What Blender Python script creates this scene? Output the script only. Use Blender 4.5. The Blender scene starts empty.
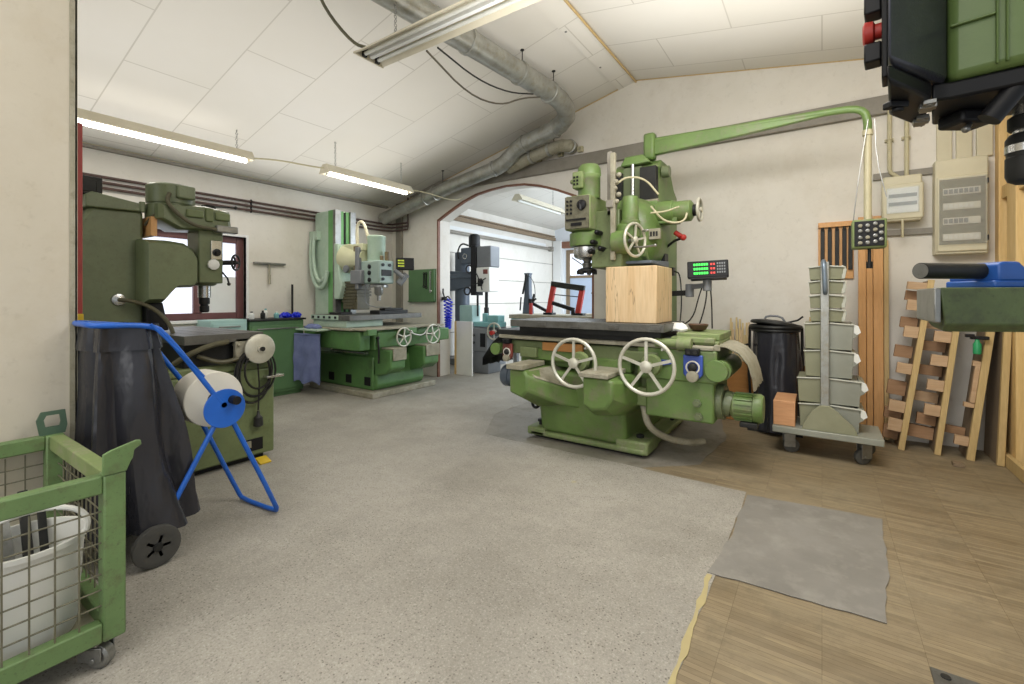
import bpy, bmesh, math, random
from mathutils import Vector, Matrix, noise as mnoise
random.seed(7)
SC = bpy.context.scene
COL = SC.collection
PI = math.pi

# ------------------------------------------------------------------ camera, light, exposure
YAW = math.atan2(668, 455)
YAW = math.radians(90) - YAW            # the camera looks 34 degrees left of the back wall's normal
cam_d = bpy.data.cameras.new('camera'); cam = bpy.data.objects.new('camera', cam_d); COL.objects.link(cam)
cam.location = (0, 0, 1.25); cam.rotation_euler = (PI/2, 0, YAW)
cam_d.sensor_width = 36; cam_d.lens = 16; cam_d.shift_y = -45/1024; cam_d.clip_start = .05
SC.camera = cam
SC.view_settings.view_transform = 'Standard'; SC.view_settings.look = 'None'
SC.view_settings.gamma = 1; SC.view_settings.use_curve_mapping = False
SC.view_settings.exposure = 0.0
try:
    SC.cycles.use_denoising = True; SC.cycles.max_bounces = 8; SC.cycles.diffuse_bounces = 5
    SC.cycles.caustics_reflective = False; SC.cycles.caustics_refractive = False
except Exception: pass
W = bpy.data.worlds.new('daylight'); SC.world = W; W.use_nodes = True
W.node_tree.nodes['Background'].inputs[0].default_value = (.86, .93, 1, 1)
W.node_tree.nodes['Background'].inputs[1].default_value = 0.65

def area(name, loc, rot, sx, sy, power, color=(1, 1, 1)):
    l = bpy.data.lights.new(name, 'AREA'); l.shape = 'RECTANGLE'; l.size = sx; l.size_y = sy
    l.energy = power; l.color = color
    o = bpy.data.objects.new(name, l); o.location = loc; o.rotation_euler = rot; COL.objects.link(o); return o
R = math.radians
area('daylight_fill_behind', (-1.2, -3.4, 1.9), (R(85), 0, R(8)), 6.0, 1.8, 85, (1, .99, .98))  # added area light for assumed windows behind the camera; none modelled
for nm_, c_, sx_, sy_, p_ in (('left_ceiling_fill', (-4.3, 2.2, 2.46), 2.8, 4.2, 27), ('middle_ceiling_fill', (-.7, 2.5, 2.30), 2.2, 3.4, 48), ('rear_ceiling_fill', (-1.2, -1.4, 2.0), 3.0, 1.6, 45)):
    area(nm_, c_, (R(180), 0, 0), sx_, sy_, p_, (1, .985, .96)).data.spread = R(130)  # added unseen area lights facing up, to brighten the ceiling
area('overhead_fill_behind', (-1.6, -.8, 3.2), (0, 0, 0), 4.0, 1.6, 50, (1, .98, .95))  # overhead fill added behind the camera, no fixture modelled
area('overhead_fill_middle', (-.6, 2.2, 3.2), (0, 0, 0), 1.6, 1.3, 44, (1, .98, .95))  # fill added under the ceiling; the twin lamp nearby is unlit
area('back_wall_fill_right', (.15, 2.5, 3.05), (R(38), 0, 0), 1.3, .8, 34, (1, .98, .95))  # fill added to brighten the right back wall; no lamp hangs there
area('left_lamp_light', (-5.03, 1.65, 2.64), (0, 0, 0), .14, 1.5, 9, (1, .97, .92))
area('left_lamp_top_fill', (-5.03, 1.6, 2.80), (R(180), 0, 0), .2, 1.6, .9, (1, .98, .94))  # added upward fill, lifts the shade on the ceiling above the reflector
area('second_lamp_top_fill', (-4.72, 3.75, 2.79), (R(180), 0, 0), .2, 1.3, .7, (1, .98, .94))  # same added ceiling fill over the second lamp's reflector
area('second_lamp_light', (-4.72, 3.75, 2.62), (0, 0, 0), .14, 1.3, 8, (1, .97, .92))
area('far_room_daylight', (-1.2, 8.2, 1.9), (0, R(90), 0), 2.0, 3.6, 200, (.78, .88, 1))
area('far_room_fill', (-4.0, 8.0, 2.75), (0, 0, 0), 1.6, 3.0, 70, (.8, .9, 1))  # fill added to brighten the far room; its ceiling lamp is unlit

# ------------------------------------------------------------------ materials
def lin(h):
    h = h.lstrip('#'); v = [int(h[i:i+2], 16)/255 for i in (0, 2, 4)]
    return tuple(c/12.92 if c <= .04045 else ((c+.055)/1.055)**2.4 for c in v) + (1,)
class NT:
    def __init__(s, name):
        s.m = bpy.data.materials.new(name); s.m.use_nodes = True; s.t = s.m.node_tree
        s.b = s.t.nodes['Principled BSDF']
    def n(s, kind, **kw):
        nd = s.t.nodes.new(kind)
        for k, v in kw.items():
            if k.startswith('i_'):
                key = k[2:]; key = int(key) if key.isdigit() else key.replace('_', ' ')
                nd.inputs[key].default_value = v
            else: setattr(nd, k, v)
        return nd
    def l(s, a, b): s.t.links.new(a, b)
    def coord(s, scale=(1, 1, 1), kind='Object'):
        tc = s.n('ShaderNodeTexCoord'); mp = s.n('ShaderNodeMapping'); mp.inputs['Scale'].default_value = scale
        s.l(tc.outputs[kind], mp.inputs['Vector']); return mp.outputs['Vector']
    def noise(s, vec, scale, detail=4, rough=.6):
        nd = s.n('ShaderNodeTexNoise'); nd.inputs['Scale'].default_value = scale; nd.inputs['Detail'].default_value = detail
        nd.inputs['Roughness'].default_value = rough; s.l(vec, nd.inputs['Vector']); return nd.outputs['Fac']
    def ramp(s, fac, stops):
        r = s.n('ShaderNodeValToRGB'); e = r.color_ramp.elements
        while len(e) < len(stops): e.new(.5)
        for el, (p, c) in zip(e, stops): el.position = p; el.color = c if len(c) == 4 else c + (1,)
        s.l(fac, r.inputs['Fac']); return r.outputs['Color']
    def mix(s, fac, a, b, mode='MIX'):
        m = s.n('ShaderNodeMix', data_type='RGBA', blend_type=mode)
        for sock, v in ((m.inputs[0], fac), (m.inputs[6], a), (m.inputs[7], b)):
            if isinstance(v, (tuple, float, int)): sock.default_value = v
            else: s.l(v, sock)
        return m.outputs[2]
    def bump(s, h, strength=.2, dist=.01):
        b = s.n('ShaderNodeBump'); b.inputs['Strength'].default_value = strength; b.inputs['Distance'].default_value = dist
        s.l(h, b.inputs['Height']); s.l(b.outputs['Normal'], s.b.inputs['Normal'])
BW = ((0, 0, 0, 1), (1, 1, 1, 1))
def paint(name, c, c2=None, scale=4, rough=.5, metal=0, amount=.6, dirt=None, dirt_amt=.5, bump=.05, spec=.5):
    """a painted or plain surface with blotchy wear"""
    k = NT(name); v = k.coord(); n = k.noise(v, scale, 6)
    c = lin(c); c2 = lin(c2) if c2 else tuple(x*.8 for x in c[:3]) + (1,)
    col = k.mix(k.ramp(n, [(.5-.3*amount, BW[0]), (.5+.3*amount, BW[1])]), c, c2)
    if dirt:
        n2 = k.noise(v, scale*2.3, 8, .7)
        col = k.mix(k.ramp(n2, [(.50, BW[0]), (.50+.2, (dirt_amt,)*3 + (1,))]), col, lin(dirt))
        n3 = k.noise(v, scale*14, 6, .75)
        col = k.mix(k.ramp(n3, [(.56, BW[0]), (.72, (dirt_amt*.8,)*3 + (1,))]), col, tuple(q*.55 for q in lin(dirt)[:3]) + (1,))
    k.l(col, k.b.inputs['Base Color']); k.b.inputs['Roughness'].default_value = rough; k.b.inputs['Metallic'].default_value = metal
    k.b.inputs['Specular IOR Level'].default_value = spec
    if bump: k.bump(k.noise(v, scale*9, 3), bump, .01)
    return k.m
def wood(name, c, c2, axis='z', scale=1.0, rough=.6, contrast=1.0, cracks=0):
    k = NT(name); s = {'x': (1.2, 14, 14), 'y': (14, 1.2, 14), 'z': (14, 14, 1.2)}[axis]
    v = k.coord(tuple(q*scale for q in s)); n = k.noise(v, 2.2, 6, .65); n2 = k.noise(v, 9, 3, .6)
    col = k.mix(k.ramp(n, [(.5-.22*contrast, BW[0]), (.5+.22*contrast, BW[1])]), lin(c), lin(c2))
    col = k.mix(k.ramp(n2, [(.45, BW[0]), (.75, (.35,)*3 + (1,))]), col, tuple(q*.7 for q in lin(c2)[:3]) + (1,))
    if cracks:
        n3 = k.noise(k.coord(tuple(q*scale*.55 for q in s)), 3.0, 3, .6)
        col = k.mix(k.ramp(n3, [(.488, BW[0]), (.5, (cracks,)*3 + (1,)), (.510, BW[0])]), col, lin('5a4630'))
    k.l(col, k.b.inputs['Base Color']); k.b.inputs['Roughness'].default_value = rough; k.bump(n2, .12, .004)
    return k.m
def emit(name, c, s):
    k = NT(name); k.b.inputs['Base Color'].default_value = lin(c); k.b.inputs['Emission Color'].default_value = lin(c)
    k.b.inputs['Emission Strength'].default_value = s; return k.m
def glass(name, tint='ffffff', alpha=.25, rough=.05):
    k = NT(name); k.b.inputs['Base Color'].default_value = lin(tint); k.b.inputs['Alpha'].default_value = alpha
    k.b.inputs['Roughness'].default_value = rough; return k.m

M = {}
M['wall'] = paint('cream_wall', 'e0dbd2', 'd6d1c6', 1.2, .85, dirt='b8ac98', dirt_amt=.22, bump=.08)
M['pillar'] = paint('pillar_plaster', 'c9c2b3', 'c0b8a7', 1.6, .85, dirt='a89878', dirt_amt=.2, bump=.12)
M['white'] = paint('white_paint', 'e6e6e4', 'dcdcda', 2, .6, bump=.02)
M['farwall'] = paint('far_white_wall', 'e8ebee', 'dde2e8', 1, .7, bump=.02)
M['beam'] = paint('grey_beam', '8f8a80', '817b70', 3, .6, dirt='6c665c', dirt_amt=.4)
M['jamb_brown'] = paint('brown_edge', '8a5f4c', '74503f', 6, .6)
M['window_wood'] = paint('brown_window_frame', '6d4443', '5e3a39', 6, .5)
M['pipe_brown'] = paint('brown_pipe', '55403a', '4a3833', 6, .5)
M['pipe_pale'] = paint('cream_pipe', 'c4bc9c', 'b5ad8d', 6, .5)
M['green'] = paint('green_machine_paint', '6c8649', '5b743b', 3, .42, dirt='77735c', dirt_amt=.85, bump=.06)
M['green_dirty'] = paint('dusty_green_paint', '83925f', '6d7d4c', 5, .65, dirt='8e8a74', dirt_amt=.9, bump=.1)
M['olive'] = paint('olive_machine_paint', '727c5c', '636d4e', 3, .34, dirt='57583c', dirt_amt=.5, bump=.04)
M['olive_light'] = paint('olive_base_paint', '737f55', '646f49', 3, .5, dirt='50552f', dirt_amt=.5, bump=.04)
M['midgreen'] = paint('mid_green_paint', '5c844c', '4f7641', 3, .45, dirt='47553a', dirt_amt=.6, bump=.05)
M['pale_green'] = paint('pale_green_paint', 'b6c8b6', 'a6bca8', 3, .45, dirt='8aa888', dirt_amt=.4)
M['cab_green'] = paint('cabinet_green', '5c8056', '52744d', 3, .45)
M['crate_green'] = paint('crate_green', '6b8655', '5d7749', 6, .5, dirt='5a5a40', dirt_amt=.8, bump=.06)
M['drill_green'] = paint('drill_green', '5f7440', '576b39', 5, .4, bump=.1)
M['black'] = paint('black_plastic', '18181a', '101012', 5, .45, bump=.03, spec=.3)
M['black_gloss'] = paint('black_cover', '3a3b43', '303138', 14, .28, bump=.12)
M['dark'] = paint('dark_iron', '30302e', '232322', 8, .5, metal=.3, spec=.35)
M['steel'] = paint('worn_steel', '9a9a96', '83837f', 8, .35, metal=.75, dirt='5c574c', dirt_amt=.4)
M['bright'] = paint('bright_steel', 'c9c9c6', 'b4b4b0', 8, .25, metal=.85)
M['table'] = paint('table_iron', '6e6d68', '5a5954', 6, .45, metal=.45, dirt='4a4438', dirt_amt=.6)
M['dust_metal'] = paint('dusty_metal', 'a8a392', '8e8974', 6, .7, metal=.1, dirt='6f6a55', dirt_amt=.6)
M['wheel'] = paint('aluminium_wheel', 'd3d1c4', 'bdbaa9', 10, .4, metal=.35)
M['galv'] = paint('galvanised_sheet', 'b0b1ad', '8f8f87', 7, .38, metal=.6, dirt='8d8468', dirt_amt=.6)
M['bin'] = paint('grey_storage_bin', '9a9c91', '8a8c80', 4, .5, metal=.15)
M['bin2'] = paint('green_grey_storage_bin', '96967c', '86866c', 4, .5, metal=.15)
M['blue'] = paint('blue_tube', '1e62c4', '1a57b2', 6, .35, bump=.02)
M['bluevise'] = paint('blue_vise_paint', '2a5aa8', '244e94', 8, .4, bump=.04)
M['rag'] = paint('blue_denim', '7780a8', '5d678f', 9, .9, amount=1.0, bump=.2)
M['hose_blue'] = paint('blue_hose', '2436d8', '1c2cc0', 6, .35)
M['red'] = paint('red_paint', 'b8352c', 'a32c24', 6, .45)
M['redpipe'] = paint('red_pipe', 'a5403a', '953832', 6, .5)
M['yellow'] = paint('yellow_plastic', 'd8b62c', 'c6a524', 6, .5)
M['white_plastic'] = paint('white_plastic', 'e4e4de', 'd8d8d2', 3, .4, bump=.01)
M['cream_plastic'] = paint('cream_plastic', 'cfc8ae', 'c4bca0', 3, .45, bump=.01)
M['paper'] = paint('white_roll', 'dcd8cc', 'd0ccbe', 3, .6, bump=.02)
M['cable'] = paint('grey_cable', '6b6558', '5b564a', 5, .6)
M['cable_dark'] = paint('black_cable', '24231f', '1a1917', 5, .5)
M['hose_olive'] = paint('olive_hose', '5e5a42', '504c38', 20, .5)
M['bluegrey'] = paint('blue_grey_paint', '56606c', '4a545f', 3, .4)
M['midgrey'] = paint('mid_grey_paint', '7a7d80', '6c6f72', 3, .45)
M['teal'] = paint('teal_paint', '7fb0b0', '6ea0a0', 3, .5)
M['palebox'] = paint('pale_blue_green_box', 'a5c4be', '98b8b2', 3, .5)
M['rubber'] = paint('grey_rubber', '4d4c48', '403f3c', 8, .7)
M['pine'] = wood('pale_block_wood', 'dcc39c', 'd0b084', 'z', .5, .6, .8, cracks=.55)
M['plank'] = wood('orange_plank', 'dcaa72', 'cd9658', 'z', 1, .5)
M['stud'] = wood('honey_stud', 'e2c48e', 'd4b070', 'z', .8, .5)
M['batten'] = wood('pale_batten', 'cdb380', 'bb9f6a', 'z', 1.2, .6)
M['board'] = wood('grey_brown_board', '8d7a62', '7c6a54', 'z', .8, .65)
M['woodblock'] = wood('cross_block_wood', 'c7a988', 'b4936f', 'x', 1, .65)
M['woodblock2'] = wood('brown_block_wood', 'a88464', '94714f', 'x', 1, .65)
M['table_green'] = paint('stained_table_green', '59683f', '4a5636', 5, .5, dirt='34342a', dirt_amt=.8, bump=.12)
M['rim'] = paint('pale_bin_rim', 'bdbeb2', 'b0b1a5', 4, .5, bump=0)
M['oily_plate'] = paint('oily_plate', '7b7866', '66634f', 8, .5, metal=.2, dirt='4a4636', dirt_amt=.7)
M['stick'] = wood('pale_stick', 'd9c493', 'c9b07c', 'z', 1.2, .6)
M['peach'] = wood('peach_block_wood', 'd6a378', 'c69064', 'x', .7, .6)
M['ply'] = wood('plywood', 'a8753f', '96662f', 'x', .7, .6)
M['tube_on'] = emit('lit_tube', 'fffaf2', 9)
M['tube_off'] = paint('unlit_tube', 'd8d8d0', 'ccccc4', 3, .3, bump=0)
M['lampbody'] = paint('lamp_body', 'd6cfba', 'cac2ac', 3, .5, bump=.01)
M['led_green'] = emit('green_digits', '37e04a', 1.6)
M['led_red'] = emit('red_keys', 'd83a34', .5)
M['glass'] = glass('clear_glass', 'e8f0f0', .18)
M['cover_glass'] = glass('smoky_cover', 'c8c8c0', .18, .15)
M['sky_pane'] = emit('bright_outdoors', 'eaf0ff', .9)
M['redwheel'] = M['red']

def bag_mat():
    k = NT('black_bag_film'); v = k.coord((1.6, 1.6, .7)); n = k.noise(v, 3.0, 4, .5)
    k.l(k.mix(n, lin('232327'), lin('34343a')), k.b.inputs['Base Color'])
    k.b.inputs['Roughness'].default_value = .26; k.bump(n, .6, .05); return k.m
M['bag'] = bag_mat()

def ceiling_mat():
    k = NT('ceiling_panels'); v = k.coord((1, 1, 0))
    sep = k.n('ShaderNodeSeparateXYZ'); k.l(v, sep.inputs[0])
    cmb = k.n('ShaderNodeCombineXYZ'); k.l(sep.outputs[0], cmb.inputs[0]); k.l(sep.outputs[1], cmb.inputs[1])
    b = k.n('ShaderNodeTexBrick'); b.inputs['Scale'].default_value = 1; b.inputs['Brick Width'].default_value = 1.3
    b.inputs['Row Height'].default_value = .62; b.inputs['Mortar Size'].default_value = .006; b.inputs['Mortar Smooth'].default_value = .3
    b.inputs['Color1'].default_value = lin('dcd8d0'); b.inputs['Color2'].default_value = lin('d8d4cb'); b.inputs['Mortar'].default_value = lin('bfbab0')
    k.l(cmb.outputs[0], b.inputs['Vector'])
    n = k.noise(k.coord(), .9, 5)
    k.l(k.mix(k.ramp(n, [(.4, BW[0]), (.8, (.4,)*3 + (1,))]), b.outputs['Color'], lin('d0cabd')), k.b.inputs['Base Color'])
    k.b.inputs['Roughness'].default_value = .85; return k.m
M['ceiling'] = ceiling_mat()

def screed_mat():
    k = NT('speckled_screed'); v = k.coord()
    big = k.noise(v, .9, 6, .65)
    col = k.mix(k.ramp(big, [(.38, BW[0]), (.60, BW[1])]), lin('8b867c'), lin('a19c92'))
    mid = k.noise(v, 7, 6, .7)
    col = k.mix(k.ramp(mid, [(.5, BW[0]), (.75, (.45,)*3 + (1,))]), col, lin('86827a'))
    vo = k.n('ShaderNodeTexVoronoi'); vo.inputs['Scale'].default_value = 70; k.l(v, vo.inputs['Vector'])
    gate = k.noise(v, 2.2, 3)
    sp = k.ramp(vo.outputs['Distance'], [(.0, BW[1]), (.2, BW[1]), (.27, BW[0])])
    sp = k.mix(1.0, sp, k.ramp(gate, [(.25, BW[0]), (.55, BW[1])]), 'MULTIPLY')
    pick = k.ramp(vo.outputs['Color'], [(.38, BW[0]), (.44, (.8,)*3 + (1,))])
    sp = k.mix(1.0, sp, pick, 'MULTIPLY')
    col = k.mix(sp, col, lin('544e44'))
    fg = k.noise(v, 130, 3, .7); col = k.mix(k.ramp(fg, [(.54, BW[0]), (.66, (.55,)*3 + (1,))]), col, lin('6e6a60')); col = k.mix(k.ramp(fg, [(.34, (.4,)*3 + (1,)), (.44, BW[0])]), col, lin('c4c0b6'))
    ye = k.noise(v, 3.1, 2); col = k.mix(k.ramp(ye, [(.74, BW[0]), (.78, (.5,)*3 + (1,))]), col, lin('b5a770'))
    k.l(col, k.b.inputs['Base Color']); k.b.inputs['Roughness'].default_value = .62
    k.bump(k.noise(v, 60, 3), .15, .004); return k.m
M['screed'] = screed_mat()
def parquet_mat():
    k = NT('worn_strip_parquet'); v = k.coord()
    b = k.n('ShaderNodeTexBrick'); b.offset = 0.0; b.inputs['Scale'].default_value = 1
    b.inputs['Brick Width'].default_value = .30; b.inputs['Row Height'].default_value = .024
    b.inputs['Mortar Size'].default_value = .0009; b.inputs['Bias'].default_value = 0
    b.inputs['Color1'].default_value = lin('8a7a5f'); b.inputs['Color2'].default_value = lin('71624a'); b.inputs['Mortar'].default_value = lin('54462f')
    k.l(v, b.inputs['Vector'])
    big = k.noise(v, 1.1, 6, .65)
    col = k.mix(k.ramp(big, [(.38, BW[0]), (.68, (.7,)*3 + (1,))]), b.outputs['Color'], lin('92866e'))
    st = k.noise(k.coord((2.2, 26, 1)), 1.6, 5, .7)
    col = k.mix(k.ramp(st, [(.52, BW[0]), (.72, (.7,)*3 + (1,))]), col, lin('a09070'))
    gr = k.noise(k.coord((3, 3, 1)), 1.5, 6, .75)
    col = k.mix(k.ramp(gr, [(.50, BW[0]), (.70, (.65,)*3 + (1,))]), col, lin('655a46'))
    k.l(col, k.b.inputs['Base Color']); k.b.inputs['Roughness'].default_value = .5
    k.bump(b.outputs['Fac'], .2, .003); return k.m
M['parquet'] = parquet_mat()
M['patch'] = paint('grey_floor_patch', '85817a', '77736c', 3, .6, dirt='9a968c', dirt_amt=.5, bump=.1)
M['oldfloor'] = paint('grey_brown_concrete', '8e897f', '807b70', 2, .6, dirt='5f584a', dirt_amt=.6, bump=.08)
M['glue'] = paint('yellow_glue_line', 'b0a273', 'a89a70', 8, .7)

# ------------------------------------------------------------------ geometry helpers
def V(*a): return Vector(a)
class MB:
    def __init__(s): s.bm = bmesh.new()
    def box(s, x0, x1, y0, y1, z0, z1, rot=None, piv=None):
        vs = [V(x, y, z) for z in (z0, z1) for y in (y0, y1) for x in (x0, x1)]
        if rot is not None:
            p = Vector(piv) if piv else sum(vs, V(0, 0, 0))/8
            vs = [p + rot @ (v-p) for v in vs]
        b = [s.bm.verts.new(v) for v in vs]
        for f in ((0, 2, 3, 1), (4, 5, 7, 6), (0, 1, 5, 4), (2, 6, 7, 3), (0, 4, 6, 2), (1, 3, 7, 5)): s.bm.faces.new([b[i] for i in f])
        return s
    def prism(s, poly, plane, a0, a1):
        """extrude a 2-D outline; plane 'xz' runs along y, 'yz' along x, 'xy' along z"""
        f = {'xz': lambda p, a: V(p[0], a, p[1]), 'yz': lambda p, a: V(a, p[0], p[1]), 'xy': lambda p, a: V(p[0], p[1], a)}[plane]
        A = [s.bm.verts.new(f(p, a0)) for p in poly]; B = [s.bm.verts.new(f(p, a1)) for p in poly]
        n = len(poly)
        s.bm.faces.new(A[::-1]); s.bm.faces.new(B)
        for i in range(n): s.bm.faces.new([A[i], A[(i+1) % n], B[(i+1) % n], B[i]])
        return s
    def rings(s, rings, cap0=True, cap1=True, closed=False):
        R_ = [[s.bm.verts.new(p) for p in r] for r in rings]; n = len(R_[0])
        pairs = list(zip(R_, R_[1:])) + ([(R_[-1], R_[0])] if closed else [])
        for a, b in pairs:
            for i in range(n): s.bm.faces.new([a[i], a[(i+1) % n], b[(i+1) % n], b[i]])
        if cap0 and not closed: s.bm.faces.new(R_[0][::-1])
        if cap1 and not closed: s.bm.faces.new(R_[-1])
        return s
    def lathe(s, prof, o, axis=(0, 0, 1), n=24, ry=1):
        """prof: list of (radius, height along axis)"""
        ax = Vector(axis).normalized(); q = ax.to_track_quat('Z', 'Y').to_matrix(); o = Vector(o); rr = []
        for r, h in prof:
            r = max(r, .0004)
            rr.append([o + q @ V(r*math.cos(2*PI*i/n), r*ry*math.sin(2*PI*i/n), h) for i in range(n)])
        return s.rings(rr)
    def cyl(s, p0, p1, r, r1=None, n=20):
        p0 = Vector(p0); p1 = Vector(p1); d = p1-p0
        return s.lathe([(r, 0), (r if r1 is None else r1, d.length)], p0, d, n)
    def tube(s, pts, r, n=10, smooth=0, closed=False):
        P = [Vector(p) for p in pts]
        for _ in range(smooth):
            Q = [] if closed else [P[0]]
            m = len(P)
            for i in range(m if closed else m-1):
                a, b = P[i], P[(i+1) % m]; Q += [a*.75+b*.25, a*.25+b*.75]
            if not closed: Q.append(P[-1])
            P = Q
        rr = []; up = None; m = len(P)
        for i, p in enumerate(P):
            if closed: t = P[(i+1) % m]-P[i-1]
            else: t = (P[min(i+1, m-1)]-P[max(i-1, 0)])
            t.normalize()
            if up is None: up = t.orthogonal()
            up = (up - t*up.dot(t)); up = up.normalized() if up.length > 1e-6 else t.orthogonal().normalized()
            w = t.cross(up); rad = r[i] if isinstance(r, (list, tuple)) and not smooth else (r if not isinstance(r, (list, tuple)) else r[0])
            rr.append([p + up*(rad*math.cos(2*PI*k/n)) + w*(rad*math.sin(2*PI*k/n)) for k in range(n)])
        return s.rings(rr, closed=closed)
    def torus(s, c, Rr, r, axis=(0, 0, 1), n=32, k=8):
        ax = Vector(axis).normalized(); q = ax.to_track_quat('Z', 'Y').to_matrix(); c = Vector(c)
        return s.tube([c + q @ V(Rr*math.cos(2*PI*i/n), Rr*math.sin(2*PI*i/n), 0) for i in range(n)], r, k, closed=True)
    def ball(s, c, r, sc=(1, 1, 1), n=14):
        c = Vector(c)
        m = Matrix.Translation(c) @ Matrix.Diagonal((sc[0], sc[1], sc[2], 1))
        bmesh.ops.create_uvsphere(s.bm, u_segments=n, v_segments=max(6, n//2+2), radius=r, matrix=m); return s
    def bar(s, p0, p1, w, h, up=(0, 0, 1)):
        p0 = Vector(p0); p1 = Vector(p1); t = (p1-p0).normalized(); u = Vector(up)
        sd = t.cross(u).normalized(); u = sd.cross(t).normalized()
        mk = lambda p: [p+sd*w/2+u*h/2, p-sd*w/2+u*h/2, p-sd*w/2-u*h/2, p+sd*w/2-u*h/2]
        return s.rings([mk(p0), mk(p1)])
    def build(s, name, mat, parent=None, bevel=0, label=None, seg=2, smooth=True, local=False):
        bmesh.ops.recalc_face_normals(s.bm, faces=s.bm.faces)
        me = bpy.data.meshes.new(name)
        if parent is not None and not local:
            s.bm.transform(world_of(parent).inverted())
        s.bm.to_mesh(me); s.bm.free()
        me.materials.append(M[mat] if isinstance(mat, str) else mat)
        if smooth:
            me.polygons.foreach_set('use_smooth', [True]*len(me.polygons)); me.set_sharp_from_angle(angle=R(35))
        o = bpy.data.objects.new(name, me); COL.objects.link(o)
        if parent is not None: o.parent = parent
        if bevel:
            b = o.modifiers.new('bevel', 'BEVEL'); b.width = bevel; b.segments = seg; b.limit_method = 'ANGLE'; b.angle_limit = R(40)
        if label: o['label'] = label
        return o
def world_of(o):
    m = Matrix.LocRotScale(o.location, o.rotation_euler, None)
    return (world_of(o.parent) @ m) if o.parent else m
def thing(name, label, cat, loc=(0, 0, 0), rz=0, group=None):
    o = bpy.data.objects.new(name, None); o.location = loc; o.rotation_euler = (0, 0, rz); o.empty_display_size = .1
    COL.objects.link(o); return tag(o, label, cat, group)
def tag(o, label, cat, group=None, kind=None):
    o['label'] = label; o['category'] = cat
    if group: o['group'] = group
    if kind: o['kind'] = kind
    return o
def single(mb, name, mat, label, cat, loc, group=None, bevel=0, **kw):
    """a thing that is one mesh; its origin is put at loc"""
    mb.bm.transform(Matrix.Translation(-Vector(loc)))
    o = mb.build(name, mat, None, bevel, **kw); o.location = loc; return tag(o, label, cat, group)
def struct(mb, name, mat, parent=None, bevel=0, **kw):
    o = mb.build(name, mat, parent, bevel, **kw)
    if parent is None: o['kind'] = 'structure'
    return o
def dup(root, loc, rz=0, label=None, group=None):
    r = root.copy(); COL.objects.link(r); r.location = loc; r.rotation_euler = (0, 0, rz)
    if label: r['label'] = label
    if group: r['group'] = group
    for ch in list(root.children):
        c = ch.copy(); COL.objects.link(c); c.parent = r
        for g in list(ch.children):
            d = g.copy(); COL.objects.link(d); d.parent = c
    return r
def rotm(ax, deg): return Matrix.Rotation(R(deg), 3, ax)

def handwheel(parent, c, axis, rad, name='handwheel', mat='wheel', spokes=5, grip=True, rim=.011, ph=0):
    ax = Vector(axis).normalized(); q = ax.to_track_quat('Z', 'Y').to_matrix(); c = Vector(c)
    m = MB(); m.torus(c, rad, rim, ax, 36, 10)
    m.lathe([(.0, -.02), (rad*.2, -.02), (rad*.22, .012), (rad*.14, .02), (0, .022)], c, ax, 20)
    for i in range(spokes):
        a = 2*PI*i/spokes + ph; d = q @ V(math.cos(a), math.sin(a), 0)
        m.bar(c+d*rad*.1, c+d*rad, rad*.11, .012, ax)
    w = m.build(name, mat, parent)
    if grip:
        d = q @ V(math.cos(ph+.5), math.sin(ph+.5), 0)*rad*.95
        MB().lathe([(.007, 0), (.011, .02), (.012, .05), (.006, .062)], c+d, ax, 12).build('grip', 'bright', w)
    return w

# ------------------------------------------------------------------ the room
XL, YB, XR, RX, RZ = -6.01, 5.22, 1.15, -1.81, 3.79
ceil_z = lambda x: RZ - .245*(RX-x) if x < RX else RZ - .176*(x-RX)
def jag(pts, step=.12, amp=.02, seed=0):
    rnd = random.Random(seed); out = []
    for a, b in zip(pts, pts[1:]+pts[:1]):
        n = max(1, int((Vector(b)-Vector(a)).length/step))
        for i in range(n):
            p = Vector(a).lerp(Vector(b), i/n)
            out.append((p.x + (rnd.uniform(-amp, amp) if i else 0), p.y + (rnd.uniform(-amp, amp) if i else 0)))
    return out
struct(MB().box(-6.3, 3.0, -3.6, 11.1, -.06, 0), 'floor', 'parquet', smooth=False)
struct(MB().prism(jag([(-6.0, -3.5), (-.41, -3.5), (-.40, 1.5), (-.395, 2.2), (-.40, 3.25), (-1.10, 3.275), (-1.77, 3.29), (-2.35, 3.28), (-2.55, 3.30), (-2.88, 3.9), (-2.9, 5.2), (-2.4, 5.25), (-2.4, 10.9), (-6.0, 10.9)], .1, .007, 3), 'xy', 0.0005, .003), 'floor', 'screed', smooth=False)
struct(MB().prism(jag([(-.43, 2.2), (-.395, 2.55), (-.39, 3.20), (-.10, 3.24), (.28, 3.28), (.25, 2.7), (.205, 2.24), (-.1, 2.22)], .06, .007, 5), 'xy', .003, .0055), 'floor', 'patch', smooth=False)
struct(MB().prism(jag([(-2.35, 3.28), (-1.77, 3.29), (-1.10, 3.278), (-.75, 3.6), (-.7, 4.4), (-.9, 5.2), (-2.9, 5.2), (-2.88, 3.9), (-2.55, 3.30)], .1, .012, 11), 'xy', .0005, .0025), 'floor', 'oldfloor', smooth=False)
g = MB(); gp = [(-.40, .2), (-.395, 1.2), (-.41, 1.75), (-.42, 2.19)]
for a, b in zip(gp, gp[1:]): g.prism(jag([(a[0]-.008, a[1]), (a[0]+.016, a[1]), (b[0]+.014, b[1]), (b[0]-.008, b[1])], .05, .009, 4), 'xy', .0006, .0045)
struct(g, 'floor', 'glue', smooth=False)
struct(MB().prism([(XL-.2, ceil_z(XL-.2)), (RX, RZ), (3.0, ceil_z(3.0)), (3.0, ceil_z(3.0)+.1), (RX, RZ+.1), (XL-.2, ceil_z(XL-.2)+.1)], 'xz', -3.6, 5.3), 'ceiling', 'ceiling', smooth=False)
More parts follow.
